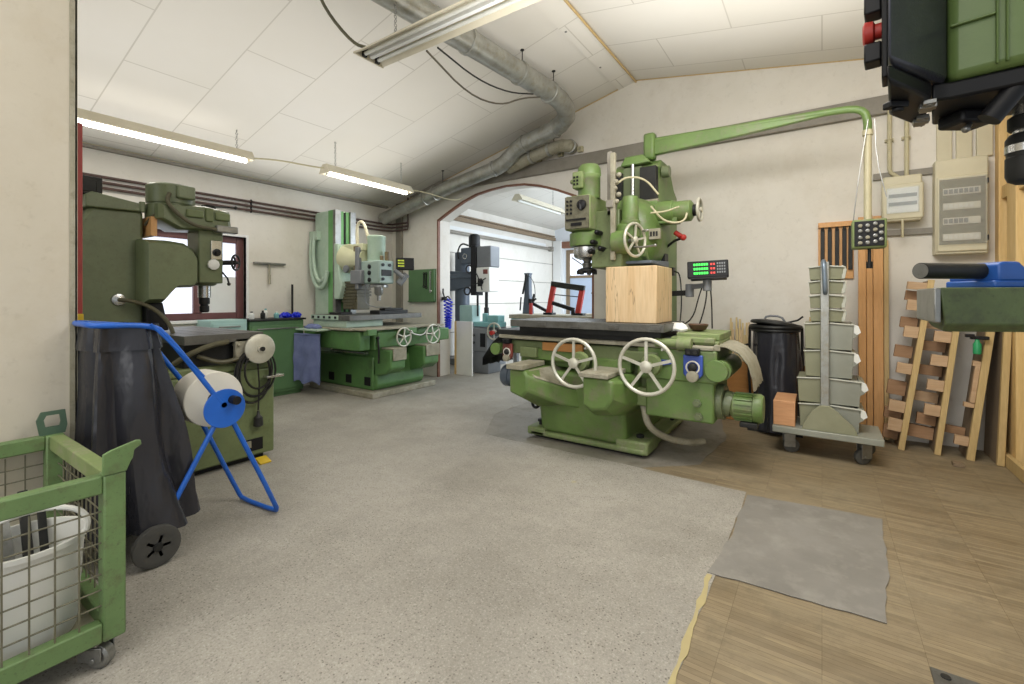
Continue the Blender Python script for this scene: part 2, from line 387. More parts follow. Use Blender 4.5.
struct(MB().prism([(XL-.2, 3.02), (RX, 3.95), (3.0, 3.3), (3.0, 3.4), (RX, 4.05), (XL-.2, 3.12)], 'xz', 5.45, 11.1), 'ceiling', 'ceiling', smooth=False)
ARCH = [(-4.97, 0), (-4.97, 2.455), (-4.72, 2.575), (-4.45, 2.69), (-4.2, 2.765), (-3.95, 2.80), (-3.65, 2.818), (-3.35, 2.80), (-3.1, 2.745), (-2.85, 2.66), (-2.58, 2.545), (-2.33, 2.40), (-2.33, 0)]
struct(MB().prism([(XL-.2, 0)] + ARCH + [(3.0, 0), (3.0, ceil_z(3.0)+.02), (RX, RZ+.02), (XL-.2, ceil_z(XL-.2)+.02)], 'xz', YB, YB+.295), 'wall_back', 'wall', smooth=False)
a2 = [(x+(.025 if x < -3.65 else -.025), z-(.022 if z > 1 else 0)) for x, z in ARCH]
m = MB()
for i in range(len(ARCH)-1):
    p, q, p2, q2 = ARCH[i], ARCH[i+1], a2[i], a2[i+1]
    m.rings([[V(p[0], YB-.006, p[1]), V(p2[0], YB-.006, p2[1]), V(p2[0], YB+.04, p2[1]), V(p[0], YB+.04, p[1])],
             [V(q[0], YB-.006, q[1]), V(q2[0], YB-.006, q2[1]), V(q2[0], YB+.04, q2[1]), V(q[0], YB+.04, q[1])]])
struct(m, 'trim_1', 'jamb_brown')
struct(MB().box(XL+.25, XR+.5, YB-.05, YB+.01, 2.872, 3.035), 'trim_2', 'beam', bevel=.006)                       # steel beam along the back wall
struct(MB().box(XL+.02, XL+.15, YB-.045, YB+.01, 0, 2.8), 'trim_3', 'beam', bevel=.005).location = (.12, 0, 0)   # post in the corner
rb = MB(); 
rb.prism([(RX-.2, ceil_z(RX-.2)-.018), (RX, RZ-.018), (RX, RZ+.02), (RX-.2, ceil_z(RX-.2)+.02)], 'xz', -3.5, YB)
struct(rb, 'trim_4', 'ceiling')
struct(MB().cyl((RX+.01, -3.5, RZ-.022), (RX+.01, YB, RZ-.022), .012, n=8), 'trim_5', 'batten')
scr = MB()
for y in (.6, 1.4, 2.2, 3.0, 3.8, 4.6): scr.cyl((RX-.17, y, ceil_z(RX-.17)-.022), (RX-.17, y, ceil_z(RX-.17)-.012), .012, n=10)
struct(scr, 'trim_6', 'steel')
struct(MB().tube([(RX-.05 - (RX+6.0)*0, YB-.004, RZ-.02), (-4.0, YB-.004, ceil_z(-4.0)-.004), (XL, YB-.004, ceil_z(XL)-.004)], .007, 6), 'trim_7', 'batten')
struct(MB().tube([(RX, YB-.004, RZ-.006), (-.9, YB-.004, ceil_z(-.9)-.004), (XR+.3, YB-.004, ceil_z(XR+.3)-.004)], .006, 6), 'trim_8', 'batten')
# left wall with its window opening
WY0, WY1, WZ0, WZ1 = 1.55, 2.86, .98, 2.0
m = MB()
m.box(XL-.2, XL, -3.6, WY0, 0, 2.9); m.box(XL-.2, XL, WY1, 11.1, 0, 3.3); m.box(XL-.2, XL, WY0, WY1, 0, WZ0); m.box(XL-.2, XL, WY0, WY1, WZ1, 2.9)
struct(m, 'wall_left', 'wall', smooth=False)
m = MB(); fx0, fx1 = XL-.13, XL-.06
m.box(fx0, fx1, WY0, WY0+.07, WZ0, WZ1); m.box(fx0, fx1, WY1-.085, WY1, WZ0, WZ1); m.box(fx0, fx1, WY0+.07, WY1-.085, WZ0, WZ0+.08); m.box(fx0, fx1, WY0+.07, WY1-.085, WZ1-.08, WZ1)
m.box(fx0-.002, fx1+.012, 2.30, 2.385, WZ0+.08, WZ1-.08)
w1 = struct(m, 'window_1', 'window_wood', bevel=.006)
MB().box(XL-.105, XL-.095, WY0+.07, WY1-.085, WZ0+.08, WZ1-.08).build('pane', 'sky_pane', w1)
cu = MB(); cu.prism([(XL-.085+.008*math.sin(i*1.3), 2.39+i*.38/14) for i in range(15)] + [(XL-.078, 2.39+.38), (XL-.078, 2.39)], 'xy', WZ0+.08, WZ0+.52)
cu.build('net_curtain', 'white', w1)
MB().box(XL-.06, XL+.05, WY0-.04, WY1+.04, WZ0-.035, WZ0).build('window_sill', 'white', w1, .004)
m = MB(); m.box(XL-.06, XL+.006, WY1, WY1+.03, WZ0, WZ1+.03); m.box(XL-.06, XL+.006, WY0, WY1, WZ1, WZ1+.03)
m.build('reveal', 'white', w1)
struct(MB().box(XL, XL+.05, -3.0, 5.1, 2.725, 2.755), 'trim_9', 'beam')
struct(MB().box(XL, XL+.03, -3.0, 5.1, 2.76, 2.785), 'trim_10', 'pipe_pale')
# pillar wall close on the left
struct(MB().box(-3.12, -2.83, -3.2, .598, 0, 3.52), 'wall_near', 'pillar', bevel=.004)
m = MB(); m.box(-2.835, -2.824, .578, .602, 0, 3.5); m.box(-2.90, -2.824, .596, .604, 0, 3.5)
struct(m, 'trim_11', 'dust_metal')
single(MB().cyl((-2.83, .085, 1.625), (-2.812, .085, 1.625), .008, n=10), 'wall_plug', 'dark', 'small dark plug hole fitting in the near pillar wall', 'wall plug', (-2.83, .085, 1.625))
# right partition: studs, rails, panels
m = MB()
for y0, y1 in ((5.12, 5.22), (4.74, 4.93), (3.7, 3.82), (2.6, 2.72)): m.box(XR, XR+.09, y0, y1, .0, 3.24)
for y0, y1 in ((4.93, 5.12), (3.82, 4.74), (2.72, 3.7)): m.box(XR+.015, XR+.075, y0, y1, 2.02, 2.12)
struct(m, 'wall_right', 'stud', bevel=.004)
struct(MB().box(XR+.06, XR+.10, 2.6, 5.2, .1, 3.2), 'wall_right', 'cream_plastic')
struct(MB().box(XR-.035, XR, 2.5, 5.2, 0, .09), 'baseboard_right', 'batten', bevel=.004)
# ------------------------------------------------------------------ room beyond the arch
YF = 10.9
m = MB(); m.prism([(XL, 0), (-5.66, 0), (-5.66, 2.5), (-4.60, 2.5), (-4.60, 0), (3.0, 0), (3.0, 3.6), (RX, 4.1), (XL, 3.3)], 'xz', YF, YF+.15)
struct(m, 'wall_far', 'farwall', smooth=False)
struct(MB().box(-.9, -.8, YB+.3, YF, 0, 3.6), 'wall_far_right', 'farwall', smooth=False)
m = MB(); m.box(-5.66, -5.56, YF-.02, YF+.1, 0, 2.5); m.box(-4.70, -4.60, YF-.02, YF+.1, 0, 2.5); m.box(-5.56, -4.70, YF-.02, YF+.1, 2.4, 2.5); m.box(-5.56, -4.70, YF, YF+.06, 1.75, 1.82)
d1 = struct(m, 'door_1', 'board', bevel=.004)
MB().box(-5.56, -4.70, YF+.02, YF+.06, 0, 1.75).build('door_leaf', paint('pale_blue_door', 'b9c6da', 'adbace', 2, .5), d1)
MB().box(-5.56, -4.70, YF+.03, YF+.05, 1.82, 2.4).build('fanlight', 'sky_pane', d1)
m = MB(); m.bar((-5.5, YF+.0, 2.3), (-4.9, YF+.0, 1.9), .03, .02, (0, 1, 0)); m.box(-5.02, -4.98, YF-.005, YF+.03, 1.82, 2.4)
m.build('fanlight_bar', 'steel', d1)
struct(MB().box(-5.98, -5.74, YF-.16, YF, 0, 2.75), 'trim_12', 'white')
struct(MB().box(-5.74, -4.2, YF-.12, YF, 2.55, 2.72), 'trim_13', 'jamb_brown')
m = MB()
for z in (.55, 1.1, 1.62, 2.12): m.box(XL, XL+.008, YB+.35, YF, z, z+.012)
struct(m, 'trim_14', 'beam')
m = MB(); m.box(XL+.002, XL+.006, YB+.4, YF-.5, 2.58, 2.65)
struct(m, 'trim_15', 'white')

# ------------------------------------------------------------------ pipes, ducts, lamps
def pipe_run(z, off, label):
    x = XL+.04+off
    m = MB(); m.tube([(x, .2, z), (x, 4.98-off, z), (x+.05+.0, 5.14-off, z), (XL+.46, 5.14-off, z), (XL+.47, 5.14-off, z+.05), (XL+.47, 5.14-off, 2.86)], .015, 10)
    o = single(m, 'heating_pipe', 'pipe_brown', label, 'pipe', (x, 2.5, z), 'brown pipes along the left wall')
    for y in (1.2, 2.9, 4.4): MB().torus((x, y, z), .024, .006, (0, 1, 0), 14, 6).build('pipe_clip', 'dark', o)
pipe_run(2.455, 0, 'top brown heating pipe of three along the left wall')
pipe_run(2.40, .0, 'middle brown heating pipe of three along the left wall')
pipe_run(2.345, .0, 'lowest brown heating pipe of three along the left wall')

def duct(name, label, pts, r, seams, loc, mat='galv', smooth=0, group=None):
    m = MB(); m.tube(pts, r, 24, smooth); o = single(m, name, mat, label, 'duct', loc, group)
    for c, ax in seams:
        MB().lathe([(r+.003, -.02), (r+.012, -.014), (r+.012, .014), (r+.003, .02)], c, ax, 24).build('duct_collar', 'galv', o)
    return o
duct('ventilation_duct', 'large galvanised round duct hanging along the sloped ceiling', [(-2.80, -1.2, 3.40), (-2.52, 2.3, 3.40), (-2.36, 4.10, 3.40), (-2.35, 4.36, 3.39), (-2.37, 4.55, 3.36), (-2.44, 4.70, 3.33), (-2.57, 4.80, 3.30), (-2.72, 4.85, 3.275), (-3.12, 4.88, 3.205), (-3.26, 4.90, 3.165), (-3.36, 4.92, 3.10), (-3.50, 4.95, 3.03), (-3.62, 4.95, 2.99)],
     .102, [((-2.46, 2.95, 3.40), (.1, 1, 0)), ((-2.40, 3.65, 3.40), (.1, 1, 0)), ((-2.36, 4.16, 3.398), (.06, 1, 0)), ((-2.66, 4.835, 3.285), (-1, .1, -.15)), ((-3.14, 4.885, 3.20), (-1, 0, -.2))], (-2.4, 4, 3.4))
duct('ventilation_duct', 'lower straight galvanised duct running down above the arch', [(-3.62, 4.95, 2.99), (-4.4, 4.95, 2.86), (-5.2, 4.95, 2.68), (-5.9, 4.95, 2.525)],
     .095, [((-3.66, 4.95, 2.985), (-1, 0, -.2)), ((-4.75, 4.95, 2.785), (-1, 0, -.2)), ((-4.95, 4.95, 2.74), (-1, 0, -.2))], (-4.4, 4.95, 2.87))
duct('ventilation_duct', 'short dark duct branch bending into the back wall', [(-2.62, 5.21, 3.14), (-2.62, 5.10, 3.14), (-2.68, 5.05, 3.14), (-2.80, 5.04, 3.13), (-3.1, 5.03, 3.075), (-3.5, 5.06, 2.99)],
     .078, [((-2.62, 5.13, 3.14), (0, 1, 0)), ((-2.86, 5.04, 3.12), (-1, 0, -.1)), ((-3.12, 5.03, 3.07), (-1, 0, -.15))], (-2.7, 5.02, 3.1), mat='dust_metal')
def hanger(p, z1, label, group='threaded duct hangers'):
    m = MB(); m.cyl(p, (p[0], p[1], z1), .005, n=8); o = single(m, 'duct_hanger', 'dark', label, 'hanger', p, group)
    MB().lathe([(.02, 0), (.02, .008)], (p[0], p[1], z1-.008), (0, 0, 1), 12).build('ceiling_plate', 'dark', o)
hanger((-2.40, 3.7, 3.50), ceil_z(-2.40), 'thin rod hanging the large round duct before its elbow')
hanger((-2.36, 4.25, 3.50), ceil_z(-2.36), 'thin rod hanging the large round duct close to the elbow')
hanger((-4.60, 4.95, 2.93), ceil_z(-4.6), 'thin rod hanging the lower duct above the arch')

def tube_lamp(x, y0, y1, z, label, lit=True, slope=0, chains=((.2, 0),), rz=0):
    """one-tube batten with sloped reflector sides, built along y"""
    L_ = y1-y0
    t = thing('fluorescent_lamp', label, 'lamp', (x, y0, z), rz)
    m = MB(); m.prism([(-.04, .085), (.04, .085), (.105, -.005), (.097, -.012), (.035, .05), (-.035, .05), (-.097, -.012), (-.105, -.005)], 'xz', 0, L_)
    m.build('reflector', 'lampbody', t, local=True)
    m = MB(); m.prism([(-.042, .087), (.042, .087), (.107, -.005), (.1, -.014), (-.1, -.014), (-.107, -.005)], 'xz', -.015, 0); m.build('end_cap', 'lampbody', t, local=True)
    m = MB(); m.prism([(-.042, .087), (.042, .087), (.107, -.005), (.1, -.014), (-.1, -.014), (-.107, -.005)], 'xz', L_, L_+.015); m.build('end_cap', 'lampbody', t, local=True)
    MB().cyl((0, .03, -.012), (0, L_-.03, -.012), .024, n=14).build('lamp_tube', 'tube_on' if lit else 'tube_off', t, local=True)
    
    for y_ in (.012, L_-.03): MB().box(-.015, .015, y_, y_+.018, -.03, .05).build('lamp_holder', 'white_plastic', t, local=True)
    for f, dz in chains:
        c = MB(); top = (ceil_z(x) if y0 < 5 else 3.02+.2113*(x+6.21))-z-.002; n = int((top-.08)/.03)
        for i in range(n): c.torus((0, f*L_, .085+.03*i+.012), .011, .003, (1, 0, 0) if i % 2 else (0, 1, 0), 10, 5)
        c.build('chain', 'steel', t, local=True)
    return t
tube_lamp(-5.03, .7, 2.42, 2.70, 'long lit fluorescent lamp nearest the left pillar', chains=((.18, 0), (.93, 0)))
tube_lamp(-4.72, 3.12, 4.38, 2.69, 'shorter lit fluorescent lamp hanging over the rear milling machine', chains=((.1, 0), (.9, 0)))
l3 = tube_lamp(-4.15, 6.25, 7.75, 2.86, 'unlit fluorescent lamp on the ceiling of the far room', lit=False, chains=((.8, 0),))
def wire(pts, r, label, name='cable', mat='cable', smooth=2, cat='cable'):
    m = MB(); m.tube(pts, r, 7, smooth); return single(m, name, mat, label, cat, pts[0])
wire([(-5.03, 2.44, 2.73), (-4.95, 2.7, 2.76), (-4.78, 3.0, 2.73), (-4.72, 3.10, 2.73)], .009, 'short cable joining the two lit left lamps', mat='pipe_pale')
wire([(-4.7, 4.4, 2.73), (-4.6, 4.6, 2.72), (-4.45, 5.0, 2.65), (-4.42, 5.19, 2.72)], .008, 'short pale conduit from the second lamp to the beam', mat='pipe_pale')
# the two-tube lamp hanging in the middle, unlit
LX0, LY, LZ = -2.755, 2.18, 3.0
t = thing('fluorescent_lamp', 'unlit twin tube reflector lamp hanging near the middle of the ceiling', 'lamp', (LX0, LY, LZ))
L_ = 1.9
m = MB(); m.prism([(-.045, .055), (.045, .055), (.13, .0), (.125, -.008), (.045, .042), (-.045, .042), (-.125, -.008), (-.13, 0)], 'yz', 0, L_); m.build('reflector', 'lampbody', t, local=True)
m = MB(); m.prism([(-.05, .06), (.05, .06), (.132, .004), (.132, -.01), (-.132, -.01), (-.132, .004)], 'yz', -.012, 0); m.build('end_cap', 'lampbody', t, local=True)
m = MB(); m.prism([(-.022, .042), (.022, .042), (.014, .0), (-.014, 0)], 'yz', .02, L_-.02); m.build('ballast_housing', 'white', t, local=True)
for y in (-.058, .058):
    MB().cyl((.03, y, .008), (L_-.03, y, .008), .014, n=14).build('lamp_tube', 'tube_off', t, local=True)
    m = MB(); m.box(.01, .03, y-.016, y+.016, -.012, .04); m.build('lamp_holder', 'black', t, local=True)
for x_ in (.28, 1.6):
    c = MB(); top = ceil_z(LX0+x_)-LZ-.002
    for i in range(int((top-.05)/.03)): c.torus((x_, 0, .067+.03*i), .011, .003, (1, 0, 0) if i % 2 else (0, 1, 0), 10, 5)
    c.build('chain', 'steel', t, local=True)
wire([(-2.95, 1.85, 3.50), (-2.93, 1.93, 3.3), (-2.80, 2.07, 3.08), (-2.70, 2.12, 3.04)], .012, 'grey supply cable bending down to the unlit twin lamp', mat='hose_olive')
wire([(-2.35, 2.36, 3.02), (-2.50, 3.0, 2.98), (-2.52, 3.5, 3.06), (-2.45, 3.78, 3.22), (-2.38, 4.0, 3.29)], .008, 'loose grey cable sagging from the lamp to the big duct', mat='cable')
wire([(-2.28, 2.40, 3.04), (-2.40, 3.0, 3.08), (-2.42, 3.5, 3.16), (-2.40, 3.9, 3.29)], .007, 'thin dark cable sagging beside the big duct', mat='cable_dark')
def jbox(x, z, label, y=YB):
    m = MB(); m.box(x-.035, x+.035, y-.05, y, z-.035, z+.035)
    o = single(m, 'junction_box', 'pipe_pale', label, 'junction box', (x, y, z), 'junction boxes above the beam', bevel=.006)
    MB().cyl((x, y-.053, z), (x, y-.049, z), .02, n=12).build('cover_screw', 'dust_metal', o)
jbox(-3.1, 3.07, 'leftmost of the three small junction boxes on the beam')
jbox(-2.78, 3.09, 'middle of the three small junction boxes on the beam')
jbox(-2.5, 3.1, 'rightmost of the three small junction boxes on the beam')
wire([(-2.78, 5.19, 3.12), (-2.80, 5.19, 3.16), (-2.86, 5.19, 3.17), (-2.88, 5.19, 3.3)], .008, 'short grey cable rising from a junction box on the beam')

# ------------------------------------------------------------------ large vertical milling machine, centre
t = thing('milling_machine', 'large light green vertical milling machine with a wooden block clamped on its table', 'milling machine', (-1.6, 4.0, 0))
P = lambda mb, name, mat, bevel=0, **kw: mb.build(name, mat, t, bevel, **kw)
# pedestal
m = MB(); m.box(-2.15, -1.12, 3.44, 4.72, .03, .075); m.box(-1.36, -1.10, 3.45, 3.74, .03, .13); m.box(-2.18, -2.0, 3.44, 3.66, .03, .10)
base = P(m, 'base_plate', 'green_dirty', .015)
m = MB()
for x, y in ((-1.2, 3.58), (-1.17, 4.4), (-2.1, 3.55)):
    m.cyl((x, y, .09), (x, y, .155), .018, n=12); m.lathe([(.032, 0), (.032, .02)], (x, y, .13), (0, 0, 1), 6)
m.build('foot_bolt', 'dark', base)
m = MB(); m.box(-2.12, -1.16, 3.5, 4.68, 0.004, .026); m.build('levelling_wedge', 'dark', base)
m = MB()
m.prism([(3.47, .07), (3.42, .32), (3.38, .62), (4.7, .62), (4.7, .07)], 'yz', -2.05, -1.27)
body = P(m, 'pedestal', 'green', .03)
m = MB(); m.cyl((-1.272, 3.75, .42), (-1.262, 3.75, .42), .035, n=20); m.build('access_hole', 'black', body)
LA = [(3.09, [(-2.13, .655), (-1.99, .655), (-1.96, .61), (-1.96, .50), (-2.02, .44), (-2.13, .47)]), (3.30, [(-2.13, .655), (-1.97, .655), (-1.76, .52), (-1.76, .37), (-1.98, .33), (-2.13, .39)]),
      (3.52, [(-2.13, .655), (-1.94, .655), (-1.56, .43), (-1.56, .30), (-1.9, .30), (-2.13, .36)]), (4.4, [(-2.13, .655), (-1.94, .655), (-1.56, .43), (-1.56, .30), (-1.9, .30), (-2.13, .36)])]
la = P(MB().rings([[V(x, y, z) for x, z in r] for y, r in LA]), 'saddle_arm', 'green', .015)
MB().box(-2.145, -1.985, 3.06, 3.42, .66, .70).build('way_cover', 'dust_metal', la, .006)
m = MB(); m.rings([[V(r[1][0]+.0, y, r[1][1]-.012), V(r[2][0]+.004, y, r[2][1]+.004), V(r[2][0]+.006, y, r[2][1]+.014), V(r[1][0]+.004, y, r[1][1]-.002)] for y, r in [(3.14, [(0, 0), (-1.985, .655), (-1.92, .59)])] + LA[1:3]])
P(m, 'chip_slide', 'dust_metal', .003)
RA = [(3.09, [(-1.47, .655), (-1.28, .655), (-1.24, .64), (-1.24, .52), (-1.29, .44), (-1.40, .42), (-1.47, .45)]), (3.22, [(-1.48, .655), (-1.24, .655), (-1.18, .63), (-1.18, .46), (-1.27, .37), (-1.42, .35), (-1.48, .38)]),
      (3.52, [(-1.48, .655), (-1.22, .655), (-1.16, .63), (-1.16, .42), (-1.26, .32), (-1.42, .30), (-1.48, .31)]), (4.4, [(-1.48, .655), (-1.22, .655), (-1.16, .63), (-1.16, .42), (-1.26, .32), (-1.42, .30), (-1.48, .31)])]
ra = P(MB().rings([[V(x, y, z) for x, z in r] for y, r in RA]), 'saddle_arm', 'green', .015)
MB().box(-1.49, -1.26, 3.06, 3.45, .66, .695).build('way_cover', 'dust_metal', ra, .006)
# saddle and gearboxes
m = MB(); m.box(-2.30, -1.02, 3.52, 4.3, .64, .76); m.box(-2.2, -1.62, 3.42, 3.6, .70, .80); m.box(-1.55, -1.22, 3.42, 3.6, .66, .76)
P(m, 'saddle', 'green', .012)
m = MB(); m.box(-2.0, -1.62, 3.40, 3.43, .79, .86); P(m, 'name_panel', 'ply', .003)
m = MB(); m.box(-2.35, -.62, 3.44, 4.2, .74, .86); m.box(-2.22, -2.05, 3.38, 3.5, .72, .81); m.box(-1.3, -1.0, 3.38, 3.46, .76, .84)
P(m, 'cross_slide', 'olive_light', .01)
m = MB(); m.box(-1.10, -.62, 3.40, 3.95, .36, .66); m.box(-1.16, -.60, 3.39, 3.9, .64, .875)
apron = P(m, 'feed_gearbox', 'green', .015)
m = MB(); m.box(-1.22, -1.10, 3.5, 3.9, .52, .66); m.build('gearbox_flange', 'green', apron, .01)
m = MB()
for x, z in ((-.73, .50), (-.72, .405)):
    m = MB().lathe([(.03, 0), (.03, .02), (.02, .021), (.02, .035)], (x, 3.40, z), (0, -1, 0), 6); m.build('drain_plug', 'olive', apron)
def dial(x, z, y, w, h, face):
    m = MB(); m.prism([(x-w/2, z+h/2), (x+w/2, z+h/2), (x+w/2, z-h*.3), (x+w*.25, z-h/2), (x-w*.25, z-h/2), (x-w/2, z-h*.3)], 'xz', y-.03, y)
    d = m.build('feed_dial', face, t, .006)
    MB().torus((x, y-.034, z+.0), w*.33, .006, (0, 1, 0), 28, 6).build('scale_ring', 'paper', d)
    MB().lathe([(w*.24, 0), (w*.22, .02), (w*.12, .028)], (x, y-.03, z), (0, -1, 0), 20).build('dial_hub', 'dark', d)
    MB().lathe([(w*.32, 0), (w*.30, .03), (w*.1, .036)], (x, y-.028, z-h*.36), (0, -1, 0), 20).build('clamp_knob', 'dust_metal', d)
    m = MB(); m.box(x-w*.36, x+w*.36, y-.06, y, z+h*.5, z+h*.78); m.build('push_button_box', 'black', d, .006)
    m = MB()
    for k in (-1, 1): m.cyl((x+k*w*.17, y-.068, z+h*.64), (x+k*w*.17, y-.058, z+h*.64), w*.1, n=12)
    m.build('push_button', 'dark', d)
M['dial_blue'] = paint('blue_dial_plate', '3a55a8', '32499a', 6, .4); M['dial_red'] = paint('red_dial_plate', '8d4438', '3a2d2a', 6, .5)
dial(-.75, .755, 3.385, .13, .17, 'dial_blue'); dial(-2.35, .755, 3.40, .10, .15, 'dial_red')
MB().prism([(-1.03, .77), (-.99, .79), (-.9, .79), (-.9, .765), (-.96, .75), (-1.02, .75)], 'xz', 3.38, 3.392).build('maker_mark', 'dial_blue', t)
# table and way covers
m = MB(); m.box(-2.46, -.58, 3.40, 4.0, .875, .905); m.box(-2.40, -.62, 3.385, 3.41, .875, .90); P(m, 'way_strip', 'dust_metal', .004)
m = MB(); m.box(-2.52, -.75, 3.44, 3.95, .905, .95); P(m, 'table_support', 'dark', .006)
m = MB(); m.box(-2.28, -.94, 3.32, 3.92, .992, 1.05)
for i in range(4): m.box(-2.0+i*.32, -1.92+i*.32, 3.314, 3.32, 1.005, 1.035)
tb = P(m, 'table', 'table', .006)
m = MB()
for y in (3.38, 3.5, 3.62, 3.74, 3.84): m.box(-2.275, -.945, y, y+.018, 1.05, 1.0512)
m.box(-2.22, -.98, 3.38, 3.86, .949, .993); m.build('slot_line', 'dark', tb)
m = MB(); m.box(-.98, -.60, 3.44, 3.95, .905, .935); m.box(-.92, -.62, 3.42, 3.5, .92, .96); m.box(-.9, -.6, 3.5, 4.0, .935, .985); P(m, 'end_bracket', 'green_dirty', .008)
m = MB(); m.cyl((-1.0, 3.37, .915), (-.86, 3.37, .915), .03, n=14); m.cyl((-.86, 3.37, .915), (-.76, 3.37, .915), .045, n=14); m.box(-1.02, -.84, 3.36, 3.5, .885, .945); P(m, 'limit_stop', 'green_dirty', .004)
def apron_cloth(pts, y0, y1, name, mat, wav=.006):
    m = MB(); n = 12; top = []
    for k, off in ((0, 0), (1, .008)):
        rows = []
        for i, (x, z) in enumerate(pts):
            rows.append([V(x+(wav*math.sin(j*1.7+i)) , y0+(y1-y0)*j/n, z+off+wav*math.sin(j*2.3+i*.7)+(.015*math.sin(j*3.1) if i == len(pts)-1 else 0)) for j in range(n+1)])
        top.append(rows)
    loops = [a + b[::-1] for a, b in zip(top[0], top[1])]
    m.rings(loops); return P(m, name, mat)
apron_cloth([(-.62, .905), (-.55, .90), (-.47, .86), (-.41, .79), (-.38, .70), (-.37, .62)], 3.40, 3.92, 'way_apron', 'dust_metal')
apron_cloth([(-2.42, .885), (-2.50, .87), (-2.57, .81), (-2.63, .73), (-2.68, .66), (-2.68, .60)], 3.44, 3.95, 'way_apron', 'black')
m = MB(); m.cyl((-.60, 3.40, .74), (-.60, 3.36, .74), .075, n=24); m.cyl((-.58, 3.4, .74), (-.58, 3.9, .74), .07, n=24); P(m, 'apron_roller', 'green', .004)
m = MB(); m.cyl((-2.50, 3.42, .77), (-2.50, 3.39, .77), .055, n=24); m.cyl((-2.50, 3.42, .77), (-2.50, 3.9, .77), .05, n=24); P(m, 'apron_roller', 'green', .004)
# feed motors
def motor(c, ax, r, L_, mat, name='feed_motor', fins=True, end=.3):
    c = Vector(c); ax = Vector(ax).normalized()
    prof = [(r*.7, 0), (r*.75, L_*.06)]
    o = MB().lathe([(r*.78, 0), (r*.85, L_*.05), (r*.9, L_*.08), (r*.9, L_*.68), (r, L_*.70), (r, L_*.92), (r*.9, L_), (r*.3, L_*1.02)], c, ax, 26).build(name, mat, t)
    if fins:
        q = ax.to_track_quat('Z', 'Y').to_matrix(); f = MB()
        for i in range(18):
            a = 2*PI*i/18; d = q @ V(math.cos(a), math.sin(a), 0)
            f.bar(c+ax*L_*.12+d*r*.93, c+ax*L_*.68+d*r*.93, .006, r*.14, d)
        f.build('cooling_fin', mat, o)
    return o
m = MB(); m.cyl((-.70, 3.56, .50), (-.57, 3.55, .50), .125, n=28); m.cyl((-.58, 3.55, .495), (-.525, 3.55, .485), .09, n=24); P(m, 'motor_flange', 'olive', .006)
mo = motor((-.53, 3.55, .48), (1, 0, 0), .10, .20, 'green')
m = MB(); m.box(-.47, -.36, 3.47, 3.63, .355, .39); m.build('motor_foot', 'dark', mo, .006)
motor((-2.27, 3.60, .50), (-1, 0, 0), .105, .26, 'bluegrey', fins=False)
m = MB(); m.prism([(-2.28, .66), (-2.05, .66), (-2.05, .32), (-2.16, .34), (-2.28, .42)], 'xz', 3.5, 3.8); P(m, 'motor_bracket', 'green', .02)
m = MB(); m.cyl((-2.2, 3.62, .36), (-2.2, 3.62, .29), .008, n=8); m.torus((-2.2, 3.62, .26), .035, .014, (0, 1, 0), 18, 8); P(m, 'lifting_hook', 'black')
handwheel(t, (-1.60, 3.20, .735), (0, -1, 0), .185, rim=.014, ph=.3); handwheel(t, (-1.03, 3.20, .755), (0, -1, 0), .195, rim=.014, ph=.31)
m = MB()
for x, z in ((-1.60, .735), (-1.03, .755)):
    P(MB().lathe([(.028, 0), (.028, .11), (.075, .11), (.08, .13), (.07, .16), (.028, .161), (.028, .25)], (x, 3.45, z), (0, -1, 0), 24), 'wheel_shaft', 'green_dirty')
m = MB(); m.tube([(-1.16, 3.5, .44), (-1.12, 3.44, .40), (-1.1, 3.46, .26), (-1.0, 3.6, .15), (-.86, 3.75, .10), (-.78, 3.86, .10)], .026, 12, 2); hs = P(m, 'conduit_hose', 'dust_metal')
m = MB(); m.box(-1.2, -1.08, 3.42, 3.56, .42, .56); m.build('terminal_box', 'green_dirty', hs, .01)
# column
m = MB(); m.prism([(4.30, .1), (4.30, 2.50), (4.42, 2.57), (4.62, 2.57), (4.74, 2.50), (4.86, 2.36), (4.98, 2.30), (4.98, .1)], 'yz', -1.72, -1.27)
col = P(m, 'column', 'green', .02)
m = MB(); m.box(-1.74, -1.60, 4.22, 4.31, 1.1, 2.45); m.box(-1.42, -1.27, 4.22, 4.31, 1.1, 2.47); m.build('slideway', 'dark', col, .004)
m = MB(); m.box(-1.60, -1.42, 4.28, 4.31, 1.1, 2.5); m.build('slide_recess', 'olive', col)
MB().cyl((-1.50, 4.26, 1.1), (-1.50, 4.26, 2.52), .018, n=12).build('lead_screw', 'bright', col)
m = MB(); m.prism([(-1.62, 2.52), (-1.57, 2.60), (-1.40, 2.60), (-1.33, 2.52)], 'xz', 4.24, 4.6); m.build('column_cap', 'green', col, .012)
m = MB(); m.box(-1.272, -1.262, 4.55, 4.85, 1.5, 2.1); m.cyl((-1.27, 4.6, 1.42), (-1.255, 4.6, 1.42), .02, n=12); m.box(-1.275, -1.26, 4.5, 4.9, .5, 1.1); m.build('service_hatch', 'green', col, .004)
m = MB(); m.cyl((-1.26, 4.40, 2.44), (-1.19, 4.40, 2.44), .055, n=20); m.build('pulley_cap', 'olive', col, .006)
